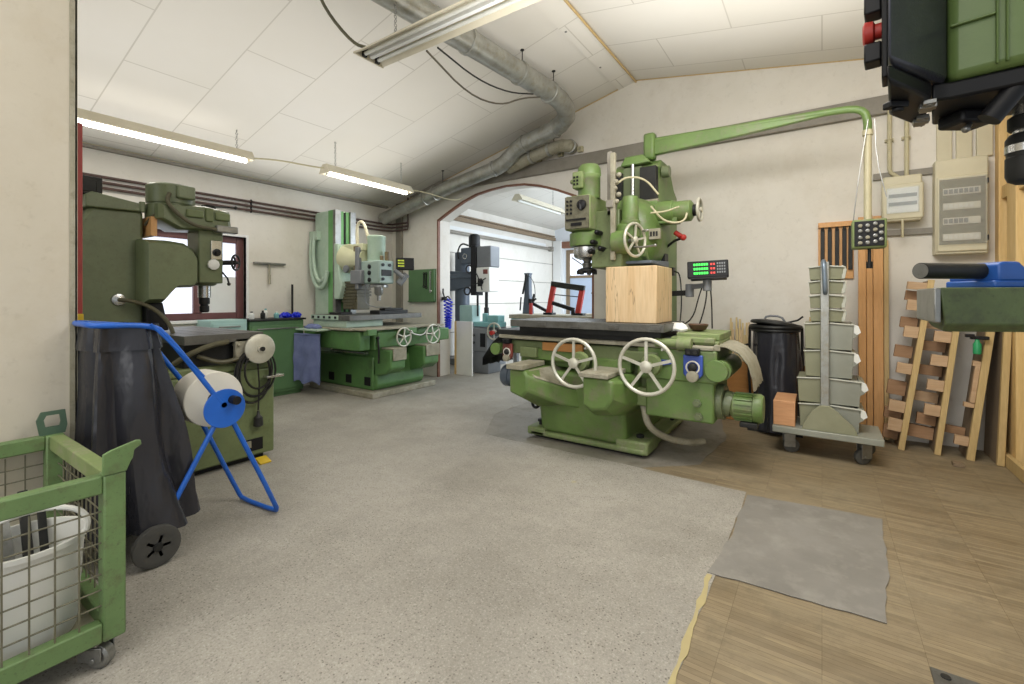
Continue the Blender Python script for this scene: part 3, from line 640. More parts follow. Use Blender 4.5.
# carriage with head
m = MB()
m.rings([[V(-1.44+.30*math.cos(a)*sx, y, 1.80+.36*math.sin(a)*sz) for a in [2*PI*i/28 for i in range(28)]] for y, sx, sz in ((4.28, 1.0, 1.0), (4.1, 1.0, 1.0), (3.95, .92, .92), (3.86, .72, .78), (3.82, .5, .6))])
m.box(-1.70, -1.22, 4.1, 4.3, 1.5, 2.12); m.prism([(3.86, 1.95), (4.25, 2.15), (4.25, 1.5), (4.0, 1.5), (3.86, 1.6)], 'yz', -1.62, -1.24)
car = P(m, 'head_carriage', 'green', .012)
MB().prism([(3.98, 1.98), (4.02, 2.02), (4.22, 2.16), (4.24, 2.12), (4.1, 1.98)], 'yz', -1.44, -1.24).build('way_wiper', 'dust_metal', car, .004)
m = MB(); m.box(-1.22, -1.125, 3.86, 3.90, 1.74, 1.83); m.build('maker_plate', 'dust_metal', car, .003)
m = MB()
for k in range(3): m.box(-1.208+k*.024, -1.192+k*.024, 3.856, 3.861, 1.765, 1.805)
m.build('plate_figure', 'dark', car)
m = MB(); m.prism([(4.26, 1.52), (4.26, 1.575), (3.75, 1.555), (3.75, 1.53)], 'yz', -1.66, -1.16); P(m, 'way_shield', 'bluegrey', .004)
m = MB(); m.box(-1.87, -1.63, 3.57, 3.95, 1.83, 2.13); hb = P(m, 'gear_head', 'green_dirty', .015)
m = MB(); m.box(-1.862, -1.638, 3.555, 3.575, 1.84, 2.12); pl = m.build('gear_plate', 'oily_plate', hb, .004)
m = MB(); m.lathe([(.045, 0), (.04, .02), (.015, .03)], (-1.70, 3.555, 2.04), (0, -1, 0), 18); m.bar((-1.705, 3.54, 2.07), (-1.695, 3.52, 1.99), .016, .016)
for i in range(4):
    for j in range(2): m.cyl((-1.835+j*.035, 3.545, 2.08-i*.035), (-1.835+j*.035, 3.557, 2.08-i*.035), .010, n=10)
m.box(-1.845, -1.66, 3.542, 3.557, 1.91, 1.925); m.box(-1.8, -1.70, 3.545, 3.557, 1.865, 1.89)
m.build('gear_selector', 'black', hb)
m = MB(); m.lathe([(.15, 0), (.155, .02), (.155, .11), (.13, .13)], (-1.735, 3.74, 1.70), (0, 0, 1), 30); P(m, 'head_collar', 'green', .0)
m = MB(); m.lathe([(.06, -.02), (.11, 0), (.12, .02), (.12, .09), (.10, .10)], (-1.735, 3.74, 1.60), (0, 0, 1), 30); sp = P(m, 'spindle_nose', 'bright')
m = MB(); m.lathe([(.035, 0), (.045, .05), (.03, .06), (.05, .1), (.04, .12)], (-1.735, 3.74, 1.50), (0, 0, 1), 20); m.build('tool_holder', 'steel', sp)
m = MB(); m.lathe([(.07, 0), (.085, .012), (.085, .03), (.05, .045)], (-1.735, 3.74, 1.465), (0, 0, 1), 24)
for i in range(7):
    a = 2*PI*i/7; m.box(-1.735+.075*math.cos(a)-.014, -1.735+.075*math.cos(a)+.014, 3.74+.075*math.sin(a)-.014, 3.74+.075*math.sin(a)+.014, 1.452, 1.485)
m.build('face_mill', 'dark', sp)
m = MB(); m.lathe([(.10, 0), (.098, .02), (.098, .20), (.105, .21), (.10, .27), (.08, .30), (.03, .31)], (-1.715, 3.74, 2.12), (0, 0, 1), 28); mt = P(m, 'head_motor', 'green')
m = MB(); m.box(-1.82, -1.72, 3.61, 3.70, 2.20, 2.35); m.cyl((-1.81, 3.64, 2.27), (-1.85, 3.64, 2.27), .02, n=10); m.build('motor_terminal_box', 'green_dirty', mt, .012)
m = MB()
for i in range(3):
    for j in range(2): m.box(-1.805+j*.03, -1.788+j*.03, 3.604, 3.612, 2.23+i*.03, 2.247+i*.03)
m.build('button', 'black', mt)
m = MB(); m.box(-1.47, -1.43, 3.62, 3.66, 1.56, 2.46); P(m, 'guide_bar', 'dust_metal', .004)
m = MB(); m.box(-1.53, -1.49, 3.70, 3.74, 1.95, 2.5); m.box(-1.5, -1.44, 3.6, 3.7, 2.0, 2.06); P(m, 'guide_bar', 'beam', .004)
m = MB(); m.box(-1.70, -1.42, 3.70, 4.05, 1.58, 2.0); m.box(-1.66, -1.38, 3.66, 3.95, 1.5, 1.66); P(m, 'head_slide', 'olive_light', .012)
m = MB(); m.lathe([(.082, 0), (.085, .015), (.085, .03), (.07, .04), (.07, .21), (.062, .235), (.02, .24)], (-1.34, 3.74, 1.86), (0, 0, 1), 26); P(m, 'feed_motor', 'green')
m = MB(); m.lathe([(.10, 0), (.10, .02), (.10, .10), (.07, .13)], (-1.36, 3.75, 1.75), (0, 0, 1), 24); m.cyl((-1.46, 3.68, 1.71), (-1.33, 3.68, 1.71), .10, n=26); P(m, 'feed_housing', 'green', .008)
handwheel(t, (-1.27, 3.66, 1.72), (.95, -.30, 0), .135, rim=.012, ph=.2)
m = MB(); m.cyl((-1.36, 3.68, 1.71), (-1.27, 3.66, 1.72), .02, n=12); m.tube([(-1.27, 3.64, 1.66), (-1.18, 3.6, 1.65), (-1.08, 3.58, 1.655)], .008, 8); m.ball((-1.08, 3.58, 1.655), .014); P(m, 'clamp_lever', 'steel')
m = MB()
for i, (x, z) in enumerate(((-1.62, 1.72), (-1.58, 1.80), (-1.55, 1.66), (-1.64, 1.64))): m.cyl((x, 3.68, z), (x, 3.60, z), .022, n=12); m.ball((x, 3.59, z), .02)
P(m, 'control_knob', 'black')
m = MB(); m.tube([(-1.43, 3.66, 2.2), (-1.36, 3.7, 2.26), (-1.22, 3.75, 2.24), (-1.12, 3.8, 2.1)], .009, 8, 2); m.tube([(-1.2, 3.85, 2.02), (-1.1, 3.9, 1.88), (-.95, 3.95, 1.87), (-.93, 3.98, 1.98)], .009, 8, 2); m.tube([(-1.18, 3.78, 1.95), (-1.08, 3.85, 1.96), (-.98, 3.9, 2.0)], .007, 8, 1); P(m, 'oil_line', 'pipe_pale')
m = MB()
for i in range(5): m.ball((-1.42+.02*math.sin(i*2), 3.64, 2.05+i*.055), .022)
P(m, 'coolant_nozzle', 'dust_metal')
m = MB(); m.lathe([(.10, 0), (.105, .02), (.105, .14), (.09, .15), (.09, .28), (.06, .30)], (-1.20, 4.05, 1.985), (1, 0, 0), 26); m.box(-1.26, -1.02, 3.98, 4.12, 1.885, 1.985); P(m, 'lift_drive', 'green', .004)
m = MB(); m.cyl((-.91, 4.05, 1.985), (-.86, 4.05, 1.985), .05, n=16); P(m, 'lift_shaft', 'black')
handwheel(t, (-.85, 4.05, 1.985), (1, 0, 0), .09, rim=.012, spokes=3, grip=False)
m = MB(); m.box(-1.25, -1.17, 4.16, 4.28, 1.52, 1.75); sw = P(m, 'switch_box', 'black', .006)
m = MB(); m.tube([(-1.17, 4.2, 1.7), (-1.08, 4.15, 1.75), (-1.0, 4.12, 1.77)], .012, 8); m.build('switch_lever', 'dark', sw); m = MB(); m.ball((-1.0, 4.12, 1.77), .028); m.cyl((-1.02, 4.12, 1.78), (-1.07, 4.13, 1.82), .022, n=12); m.build('lever_knob', 'red', sw)
# read-out on its arm
m = MB(); m.bar((-1.27, 4.12, 1.275), (-.94, 4.05, 1.285), .03, .045); m.box(-1.30, -1.24, 4.06, 4.2, 1.2, 1.32); P(m, 'read_out_arm', 'dark', .004)
m = MB(); m.cyl((-.93, 4.05, 1.25), (-.93, 4.05, 1.36), .035, n=14); m.bar((-.93, 4.05, 1.335), (-.79, 4.0, 1.345), .035, .04); m.cyl((-.78, 4.0, 1.30), (-.78, 4.0, 1.405), .035, n=14); P(m, 'arm_joint', 'midgrey', .004)
dro = thing('read_out', '', '', (0, 0, 0)); bpy.data.objects.remove(dro)
Rm = Matrix.Translation((-.775, 3.99, 1.475)) @ Matrix.Rotation(R(8), 4, 'Z') @ Matrix.Rotation(R(-8), 4, 'X') @ Matrix.Rotation(R(-2), 4, 'Y')
def rb_(mb): mb.bm.transform(Rm); return mb
d = P(rb_(MB().box(-.155, .155, -.03, .03, -.07, .07)), 'digital_read_out', 'black', .008)
rb_(MB().box(-.13, .14, -.06, .04, -.085, -.072)).build('read_out_shelf', 'black', d)
m = MB()
for r_ in range(3):
    for k in range(6): m.box(-.105+k*.019, -.105+k*.019+.014, -.0325, -.03, .03-r_*.036, .048-r_*.036)
rb_(m).build('green_digits', 'led_green', d)
m = MB()
for r_ in range(3):
    for k in range(2): m.box(.022+k*.02, .036+k*.02, -.0325, -.03, .03-r_*.036, .046-r_*.036)
rb_(m).build('red_keys', 'led_red', d)
m = MB()
for r_ in range(4):
    for k in range(4): m.box(.07+k*.017, .081+k*.017, -.0325, -.03, .035-r_*.024, .049-r_*.024)
rb_(m).build('keypad', 'midgrey', d)
m = MB(); m.tube([(-.80, 4.0, 1.38), (-.84, 4.0, 1.28), (-.9, 4.02, 1.05), (-1.05, 4.05, .99)], .006, 6, 2); m.tube([(-.78, 4.0, 1.38), (-.79, 4.0, 1.2), (-.85, 4.02, 1.0), (-.88, 4.02, .98)], .006, 6, 2); m.tube([(-.76, 4.0, 1.38), (-.75, 4.02, 1.2), (-.75, 4.04, .99)], .006, 6, 1); m.tube([(-1.2, 4.6, 1.5), (-1.12, 4.5, 1.48), (-1.08, 4.4, 1.2), (-1.05, 4.2, .99)], .006, 6, 2)
m.box(-1.26, -1.2, 4.56, 4.64, 1.46, 1.54); P(m, 'signal_cable', 'cable_dark')
# pendant boom
m = MB(); m.box(-1.44, -1.33, 4.37, 4.48, 2.58, 2.84); po = P(m, 'boom_post', 'green', .025)
m = MB(); m.rings([[V(x, 4.425+s*w, z) for s, z in ((-1, z0), (1, z0), (1, z1), (-1, z1))] for x, w, z0, z1 in ((-1.36, .03, 2.62, 2.76), (-.6, .026, 2.66, 2.745), (.02, .02, 2.70, 2.725))])
P(m, 'boom_arm', 'green', .008)
m = MB(); m.tube([(-1.36, 4.425, 2.765), (.06, 4.425, 2.725), (.20, 4.425, 2.715), (.27, 4.425, 2.68), (.29, 4.425, 2.60), (.29, 4.425, 2.50)], .028, 12, 1); P(m, 'boom_tube', 'green')
m = MB(); m.cyl((.29, 4.425, 2.52), (.29, 4.425, 1.84), .025, n=14); m.lathe([(.034, 0), (.034, .04)], (.29, 4.425, 2.49), (0, 0, 1), 14); P(m, 'pendant_tube', 'pipe_pale')
m = MB(); m.tube([(.29, 4.38, 2.6), (.25, 4.38, 2.3), (.22, 4.38, 2.05), (.20, 4.4, 1.84)], .004, 5, 1); m.tube([(.33, 4.4, 2.6), (.34, 4.4, 2.3), (.40, 4.4, 2.0)], .004, 5, 1); P(m, 'pendant_chain', 'steel')
m = MB(); m.box(.19, .40, 4.36, 4.50, 1.62, 1.84); pb = P(m, 'pendant_box', 'green_dirty', .012)
MB().box(.205, .385, 4.352, 4.362, 1.635, 1.825).build('pendant_panel', 'black', pb, .003)
rows = ((.24, 1.79), (.24, 1.75), (.24, 1.70), (.24, 1.66), (.285, 1.79), (.285, 1.75), (.285, 1.70), (.285, 1.66), (.33, 1.80), (.33, 1.755), (.33, 1.71), (.33, 1.665), (.365, 1.78), (.365, 1.73), (.365, 1.68))
for i, (x, z) in enumerate(rows):
    MB().lathe([(.014, 0), (.014, .008), (.009, .010), (.009, .022)], (x, 4.352, z), (0, -1, 0), 12).build('push_button', 'steel' if i % 3 else 'dust_metal', pb)
m = MB(); m.cyl((.30, 4.42, 1.62), (.30, 4.42, 1.50), .012, n=10); m.cyl((.30, 4.42, 1.52), (.30, 4.42, 1.47), .02, n=12); P(m, 'pendant_plug', 'black')

# on the table
m = MB(); m.box(-1.41, -1.01, 3.38, 3.80, 1.052, 1.485)
o = single(m, 'wooden_block', 'pine', 'large pale cracked wooden block standing on the milling machine table', 'wooden block', (-1.21, 3.6, 1.052), bevel=.006)
m = MB(); m.rings([[V(-.92+(.07+.012*math.sin(i*3))*s*math.cos(2*PI*i/16), 3.62+.06*s*math.sin(2*PI*i/16), 0.99+z+.006*math.sin(i*2.2)) for i in range(16)] for s, z in ((1.0, 0), (1.1, .015), (.8, .045), (.4, .06))])
single(m, 'rag', 'white_plastic', 'crumpled white rag on the right end of the machine table', 'rag', (-.92, 3.62, .99))
m = MB(); m.lathe([(.03, 0), (.055, .012), (.075, .05), (.07, .055), (.04, .02), (.004, .016)], (-.79, 3.72, .987), (0, 0, 1), 20)
single(m, 'bowl', paint('brown_bowl', '5a4030', '463024', 5, .4), 'small dark brown bowl beside the white rag on the machine', 'bowl', (-.79, 3.72, .987))

# ------------------------------------------------------------------ turret milling machine, left
t = thing('turret_milling_machine', 'olive green turret milling machine behind the black waste bag, head over its table', 'milling machine', (-4.15, 1.3, 0))
P = lambda mb, name, mat, bevel=0, **kw: mb.build(name, mat, t, bevel, **kw)
m = MB(); m.prism([(.60, 0.0), (1.25, 0.0), (1.245, 1.88), (.95, 1.87), (.86, 1.70), (.60, 1.60)], 'yz', -4.55, -4.14)
col = P(m, 'column', 'olive', .02)
m = MB(); m.prism([(.92, 1.865), (1.255, 1.875), (1.25, 1.93), (.955, 1.975), (.92, 1.95)], 'yz', -4.57, -4.12); m.box(-4.14, -4.11, 1.215, 1.25, 1.87, 1.95); m.build('column_lid', 'olive', col, .008)
m = MB(); m.box(-4.45, -4.2, .86, 1.03, 1.96, 2.09); m.box(-4.21, -4.195, .88, 1.0, 1.98, 2.07); m.build('motor_starter', 'dark', col, .01)
m = MB(); m.lathe([(.045, 0), (.04, .015), (.02, .02)], (-4.14, 1.10, 1.23), (1, 0, 0), 18); m.build('hose_flange', 'bright', col)
m = MB(); m.tube([(-4.12, 1.10, 1.23), (-4.06, 1.15, 1.225), (-4.0, 1.25, 1.18), (-3.95, 1.33, 1.08), (-3.92, 1.36, .98), (-3.92, 1.36, .9)], .014, 10, 2); P(m, 'coolant_hose', 'hose_olive')
def sect(poly, x0, x1, b=.06):
    cy = sum(p[0] for p in poly)/len(poly); cz = sum(p[1] for p in poly)/len(poly)
    f = lambda s, x: [V(x, cy+(y-cy)*s, cz+(z-cz)*s) for y, z in poly]
    return MB().rings([f(.86, x0), f(.97, x0+b*.4), f(1, x0+b), f(1, x1-b), f(.97, x1-b*.4), f(.86, x1)])
m = sect([(1.20, 1.67), (1.36, 1.675), (1.46, 1.665), (1.52, 1.62), (1.555, 1.55), (1.555, 1.36), (1.52, 1.325), (1.41, 1.32), (1.36, 1.26), (1.32, 1.205), (1.20, 1.20)], -4.42, -3.98, .10)
ram = P(m, 'ram', 'olive')
MB().prism([(1.24, 1.0), (1.38, 1.0), (1.34, 1.21), (1.24, 1.21)], 'yz', -4.36, -4.06).build('knee_shield', 'black', ram, .01)
m = sect([(1.285, 1.83), (1.285, 1.94), (1.60, 1.965), (1.78, 1.945), (1.80, 1.80), (1.62, 1.775), (1.42, 1.76)], -4.30, -3.99, .05)
hd = P(m, 'belt_housing', 'olive')
m = MB(); m.lathe([(.155, 0), (.16, .01), (.16, .10), (.145, .105), (.145, .115), (.155, .12), (.155, .25), (.14, .262), (.05, .268)], (-4.15, 1.42, 1.84), (0, 0, 1), 32); mt = P(m, 'head_motor', 'olive')
m = MB(); m.box(-4.02, -3.965, 1.40, 1.52, 1.99, 2.09); m.build('terminal_box', 'olive', mt, .012)
m = MB(); m.box(-4.0, -3.97, 1.46, 1.58, 1.86, 1.92); m.box(-4.0, -3.97, 1.66, 1.77, 1.86, 1.925); m.box(-4.0, -3.975, 1.59, 1.65, 1.84, 1.95); m.build('access_door', 'olive_light', hd, .012)
m = MB(); m.cyl((-4.1, 1.66, 1.95), (-4.1, 1.66, 1.985), .05, n=20); m.tube([(-4.1, 1.66, 1.98), (-4.05, 1.74, 1.985), (-4.0, 1.81, 1.985)], .006, 6); m.ball((-4.0, 1.82, 1.985), .014); m.build('speed_lever', 'dark', hd)
m = MB(); m.tube([(-4.0, 1.36, 2.02), (-3.97, 1.33, 1.95), (-3.95, 1.40, 1.86), (-3.94, 1.5, 1.79), (-3.96, 1.66, 1.785), (-4.0, 1.72, 1.79)], .014, 10, 2); m.tube([(-4.13, 1.25, 1.78), (-4.06, 1.28, 1.86), (-4.0, 1.36, 1.90)], .009, 8, 1); P(m, 'flexible_conduit', 'hose_olive')
MB().box(-4.02, -3.95, 1.66, 1.82, 1.765, 1.82).build('switch_box', 'steel', t, .008)
m = MB(); m.box(-4.24, -4.02, 1.56, 1.735, 1.36, 1.78); m.lathe([(.09, 0), (.085, -.02), (.06, -.03)], (-4.15, 1.65, 1.37), (0, 0, 1), 24); m.lathe([(.05, 0), (.06, .03)], (-4.1, 1.545, 1.5), (0, -1, 0), 20)
q = P(m, 'quill_head', 'olive', .02)
m = MB(); m.box(-4.022, -4.005, 1.64, 1.72, 1.55, 1.70); m.build('feed_plate', 'bright', q, .003)
m = MB(); m.lathe([(.030, 0), (.030, .008), (.018, .010), (.014, .02)], (-4.005, 1.68, 1.605), (1, 0, 0), 18); m.build('feed_dial', 'black', q)
m = MB(); m.lathe([(.03, 0), (.042, .01), (.042, .03), (.02, .04)], (-4.02, 1.655, 1.508), (1, 0, 0), 10); m.build('quill_knob', 'white_plastic', q)
handwheel(t, (-4.02, 1.83, 1.535), (.75, .6, 0), .062, mat='dark', rim=.008, spokes=3, grip=False)
m = MB(); m.cyl((-4.1, 1.72, 1.53), (-4.02, 1.83, 1.535), .02, n=12); m.tube([(-4.0, 1.72, 1.45), (-3.98, 1.75, 1.40), (-3.98, 1.76, 1.36)], .007, 8); m.ball((-3.98, 1.76, 1.355), .014); P(m, 'quill_lever', 'dark')
m = MB(); m.lathe([(.045, 0), (.045, .10)], (-4.15, 1.65, 1.245), (0, 0, 1), 22); s_ = P(m, 'quill', 'bright')
m = MB(); m.lathe([(.025, 0), (.034, .01), (.034, .05), (.028, .055), (.028, .065), (.038, .07), (.038, .125)], (-4.15, 1.65, 1.125), (0, 0, 1), 20); m.build('chuck', 'dark', s_)
m = MB(); m.box(-4.75, -3.52, 1.28, 1.80, .925, .985)
for y in (1.38, 1.5, 1.62, 1.72): m.box(-4.74, -3.53, y, y+.016, .9845, .986)
P(m, 'table', 'table', .006)
m = MB(); m.box(-4.5, -3.60, 1.30, 1.78, .74, .925); m.box(-3.66, -3.53, 1.62, 1.82, .80, .925); P(m, 'saddle', 'dark', .01)
m = MB(); m.box(-3.56, -3.52, 1.60, 1.76, .80, .95); m.cyl((-3.6, 1.62, .9), (-3.50, 1.62, .9), .012, n=10); P(m, 'gear_plate', 'dust_metal', .008)
m = MB(); m.lathe([(.105, 0), (.11, .008), (.11, .028), (.10, .035), (.03, .036), (.028, .05), (.01, .052)], (-3.51, 1.76, .862), (1, 0, 0), 30); hw = P(m, 'crank_disc', 'wheel')
m = MB(); m.lathe([(.016, 0), (.018, .015)], (-3.46, 1.76, .862), (1, 0, 0), 12); m.build('disc_hub', 'dark', hw)
m = MB(); m.box(-4.7, -3.55, 1.05, 1.90, .05, .70); m.box(-4.7, -3.56, 1.05, 1.88, .70, .76); b = P(m, 'base_cabinet', 'olive_light', .012)
m = MB(); m.box(-3.552, -3.545, 1.69, 1.81, .09, .18); m.build('base_hatch', 'black', b)
m = MB(); m.box(-3.548, -3.535, 1.68, 1.72, .12, .17); m.build('hatch_latch', 'dust_metal', b)
m = MB(); m.box(-4.6, -3.62, 1.1, 1.85, 0.0045, .05); m.build('base_foot', 'dark', b)
m = MB(); m.tube([(-3.6, 1.25, .80), (-3.52, 1.3, .86), (-3.5, 1.42, .915), (-3.52, 1.55, .93)], .018, 10, 2); m.tube([(-3.58, 1.38, .84), (-3.52, 1.5, .78), (-3.52, 1.62, .80)], .016, 8, 2); P(m, 'coolant_pipe', 'hose_olive')
m = MB()
for k, (ry, rz) in enumerate(((.13, .20), (.11, .17), (.14, .18), (.10, .14))):
    m.tube([(-3.51+.008*k, 1.72+ry*math.cos(2*PI*i/24)+.01*k, .66+rz*math.sin(2*PI*i/24)+.015*k) for i in range(24)], .008, 6, closed=True)
m.tube([(-3.51, 1.75, .80), (-3.50, 1.76, .60), (-3.505, 1.755, .40)], .006, 6); P(m, 'hanging_cable', 'cable_dark')
m = MB(); m.lathe([(.008, .11), (.012, .08), (.03, .06), (.034, 0), (.02, -.01)], (-3.505, 1.755, .285), (0, 0, 1), 14); P(m, 'cable_plug', 'cable_dark')
m = MB(); m.box(-3.53, -3.46, 1.80, 1.93, .635, .65); P(m, 'small_shelf', 'bright', .002)
m = MB(); m.prism([(-3.52, .0045), (-3.44, .0045), (-3.44, .012), (-3.52, .04)], 'xz', 1.74, 1.82); single(m, 'wedge', 'yellow', 'small yellow wedge on the floor at the olive machine base', 'wedge', (-3.5, 1.78, .0045))

# cabinets and small things along the left wall
def cabinet(x0, x1, y0, y1, h, mat, name, label, rows, cat='cabinet'):
    t = thing(name, label, cat, ((x0+x1)/2, (y0+y1)/2, 0))
    m = MB(); m.box(x0, x1, y0, y1, .05, h); m.box(x0, x1-.03, y0+.02, y1-.02, 0, .05); m.build('carcass', mat, t, .006)
    z = .09
    for i, hh in enumerate(rows):
        d = MB().box(x1, x1+.012, y0+.02, y1-.02, z, z+hh-.015).build('drawer' if len(rows) > 1 else 'door', mat, t, .003)
        MB().box(x1+.012, x1+.024, y0+.08, y1-.08, z+hh-.06, z+hh-.045).build('handle', 'steel', d, .003); z += hh
    return t
cabinet(-6.0, -5.63, 2.72, 3.40, .955, 'cab_green', 'workshop_cabinet', 'green workshop cabinet against the left wall, topped with small bottles', [.82])
MB_top = MB().box(-6.0, -5.60, 2.70, 3.42, .957, .98); o = single(MB_top, 'worktop', 'dark', 'dark worktop slab lying on the green cabinet', 'worktop', (-5.8, 3.06, .957), bevel=.004)
cabinet(-6.0, -5.63, 2.30, 2.69, .985, 'palebox', 'drawer_cabinet', 'pale blue green drawer cabinet beside the green cabinet', [.2, .2, .2, .15, .12])
def bottle(x, y, z, r, h, mat, cap, label, grp='small bottles on the green cabinet'):
    t = thing('bottle', label, 'bottle', (x, y, z), 0, grp)
    MB().lathe([(r*.9, 0), (r, .006), (r, h*.65), (r*.45, h*.82), (r*.4, h*.9)], (x, y, z), (0, 0, 1), 14).build('body', mat, t)
    MB().lathe([(r*.45, 0), (r*.45, h*.16), (r*.3, h*.17)], (x, y, z+h*.86), (0, 0, 1), 12).build('cap', cap, t)
bottle(-5.75, 2.80, .98, .03, .09, 'white_plastic', 'dark', 'white bottle at the near end of the green cabinet top')
bottle(-5.72, 2.92, .98, .028, .10, 'dark', 'black', 'dark bottle on the green cabinet next to the white one')
bottle(-5.85, 3.02, .98, .03, .12, 'white_plastic', 'teal', 'white bottle with teal cap in the middle of the cabinet top')
bottle(-5.74, 3.10, .98, .032, .085, 'teal', 'white_plastic', 'teal bottle on the green cabinet beside the blue rag')
for (x, y, s, lab) in ((-5.75, 3.22, .06, 'crumpled blue cloth on the green cabinet'), (-5.70, 3.34, .05, 'small blue plastic tub at the far end of the green cabinet')):
    m = MB(); m.rings([[V(x+(s+.022*math.sin(i*2.3+k+y*9))*f*math.cos(2*PI*i/16), y+(s+.02*math.sin(i*1.7+k*2))*f*math.sin(2*PI*i/16), .983+z*.75+.012*math.sin(i*2.2+k)*(z > .01)) for i in range(16)] for k, (f, z) in enumerate(((1.0, .002), (1.1, .03), (.85, .065), (.3, .085)))])
    single(m, 'blue_cloth' if s > .055 else 'plastic_tub', 'hose_blue', lab, 'cloth' if s > .055 else 'tub', (x, y, .98))
t = thing('floor_squeegee', 'squeegee with long crossbar hung on the left wall', 'squeegee', (-6.0, 3.14, 1.69))
m = MB(); m.box(-6.005, -5.96, 2.94, 3.35, 1.675, 1.70); m.build('crossbar', 'steel', t, .004)
m = MB(); m.cyl((-5.985, 3.14, 1.68), (-5.985, 3.14, 1.52), .012, n=10); m.cyl((-5.985, 3.14, 1.54), (-5.985, 3.14, 1.42), .017, n=10); m.build('handle', 'dust_metal', t)
m = MB(); m.cyl((-5.93, 3.42, .98-.98+.0), (-5.93, 3.42, 1.42), .014, n=10); single(m, 'broom_stick', 'dark', 'dark upright stick standing behind the green cabinet', 'stick', (-5.93, 3.42, 0))
single(MB().box(-4.45, -4.05, 1.262, 1.30, 1.70, 1.84), 'cardboard_sheet', 'plank', 'tan sheet of card tucked behind the olive machine head', 'card', (-4.25, 1.28, 1.70))

# red post and its tag behind the pillar
t = thing('steel_post', 'red steel post half hidden behind the near pillar', 'post', (-3.30, .69, 0))
m = MB(); m.box(-3.34, -3.27, .66, .72, 0.0, 2.18); m.box(-3.36, -3.25, .64, .74, 0.0, .012); m.build('post', 'redpipe', t, .004)
MB().box(-3.274, -3.262, .672, .722, 1.06, 1.16).build('warning_tag', 'yellow', t, .002)

# ------------------------------------------------------------------ rear milling machine
t = thing('bed_milling_machine', 'rear green milling machine with pale column standing in the left corner', 'milling machine', (-5.2, 4.1, 0))
P = lambda mb, name, mat, bevel=0, **kw: mb.build(name, mat, t, bevel, **kw)
P(MB().box(-5.85, -4.52, 3.62, 4.72, 0.003, .075), 'plinth', 'dust_metal', .01)
m = MB(); m.box(-5.78, -4.64, 3.72, 4.55, .075, .50); m.prism([(-5.0, .08), (-4.62, .08), (-4.58, .14), (-4.62, .50), (-5.0, .5)], 'xz', 3.74, 4.55)
b = P(m, 'base', 'midgreen', .02)
m = MB()
for x in (-5.55, -5.18, -4.80): m.box(x, x+.12, 3.714, 3.724, .13, .24)
m.build('base_pocket', 'black', b, .01)
for y0, y1 in ((3.74, 3.98), (4.30, 4.58)):
    m = MB(); m.prism([(-5.3, .60), (-4.33, .60), (-4.33, .37), (-4.42, .30), (-4.62, .26), (-5.3, .26)], 'xz', y0, y1); a = P(m, 'saddle_arm', 'midgreen', .02)
    m = MB(); m.prism([(-5.0, .602), (-4.32, .602), (-4.315, .47), (-4.30, .47), (-4.302, .62), (-5.0, .625)], 'xz', y0+.02, y1-.01); m.build('way_apron', 'dust_metal', a, .004)
m = MB(); m.cyl((-5.45, 3.70, .545), (-4.72, 3.70, .545), .022, n=14); P(m, 'cross_rail', 'bright')
m = MB(); m.box(-5.52, -4.56, 3.46, 3.62, .60, .83); m.box(-5.50, -4.52, 3.65, 4.80, .60, .84); m.box(-4.7, -4.54, 4.80, 5.02, .63, .80); m.box(-4.56, -4.50, 3.68, 4.1, .62, .82); P(m, 'saddle', 'midgreen', .015)
m = MB(); m.box(-4.68, -4.44, 3.45, 4.80, .845, .868); m.box(-5.75, -4.66, 3.42, 4.82, .84, .862); P(m, 'way_strip', 'dust_metal', .004)
P(MB().box(-5.60, -5.12, 3.27, 3.46, .825, .85), 'side_tray', 'pale_green', .005)
P(MB().box(-5.45, -5.25, 3.30, 3.46, .79, .825), 'tray_bracket', 'midgreen', .005)
P(MB().box(-4.50, -4.41, 3.47, 3.60, .79, .86), 'limit_block', 'midgreen', .006); P(MB().box(-4.50, -4.41, 4.05, 4.25, .78, .85), 'limit_block', 'midgreen', .006)
handwheel(t, (-4.36, 3.98, .745), (1, 0, 0), .115, rim=.010, ph=.2); handwheel(t, (-4.36, 4.50, .75), (1, 0, 0), .125, rim=.010, ph=.5)
for y_, z_ in ((3.98, .745), (4.5, .75)): P(MB().cyl((-4.55, y_, z_), (-4.36, y_, z_), .02, n=12), 'wheel_shaft', 'steel')
m = MB(); m.tube([(-4.43, 4.1, .83), (-4.40, 4.2, .76), (-4.40, 4.35, .74), (-4.43, 4.45, .80)], .008, 7, 2); P(m, 'oil_line', 'white_plastic')
m = MB(); m.tube([(-4.47, 3.66, .74), (-4.45, 3.66, .60), (-4.46, 3.665, .44)], .012, 8); m.ball((-4.47, 3.66, .75), .022); P(m, 'clamp_lever', 'dark')
m = MB(); m.box(-5.6, -4.9, 3.52, 4.1, .862, .955); P(m, 'table_block', 'pale_green', .01)
m = MB(); m.box(-5.60, -4.80, 3.50, 4.72, .955, 1.02)
for k in range(5): m.box(-5.5+k*.13, -5.46+k*.13, 3.494, 3.50, .97, 1.0)
tb = P(m, 'table', 'table', .005)
MB().box(-5.60, -5.02, 3.488, 3.499, .96, 1.018).build('table_end', 'pale_green', tb, .002)
m = MB()
for k in range(5): m.box(-5.57+k*.12, -5.53+k*.12, 3.482, 3.49, .975, 1.005)
m.build('slot_line', 'black', tb)
m = MB(); m.box(-5.05, -4.85, 4.0, 4.5, 1.02, 1.07); m.box(-4.98, -4.86, 4.1, 4.42, 1.07, 1.10); m.box(-5.4, -5.15, 3.62, 3.8, 1.02, 1.05); P(m, 'clamping_plate', 'dark', .006)
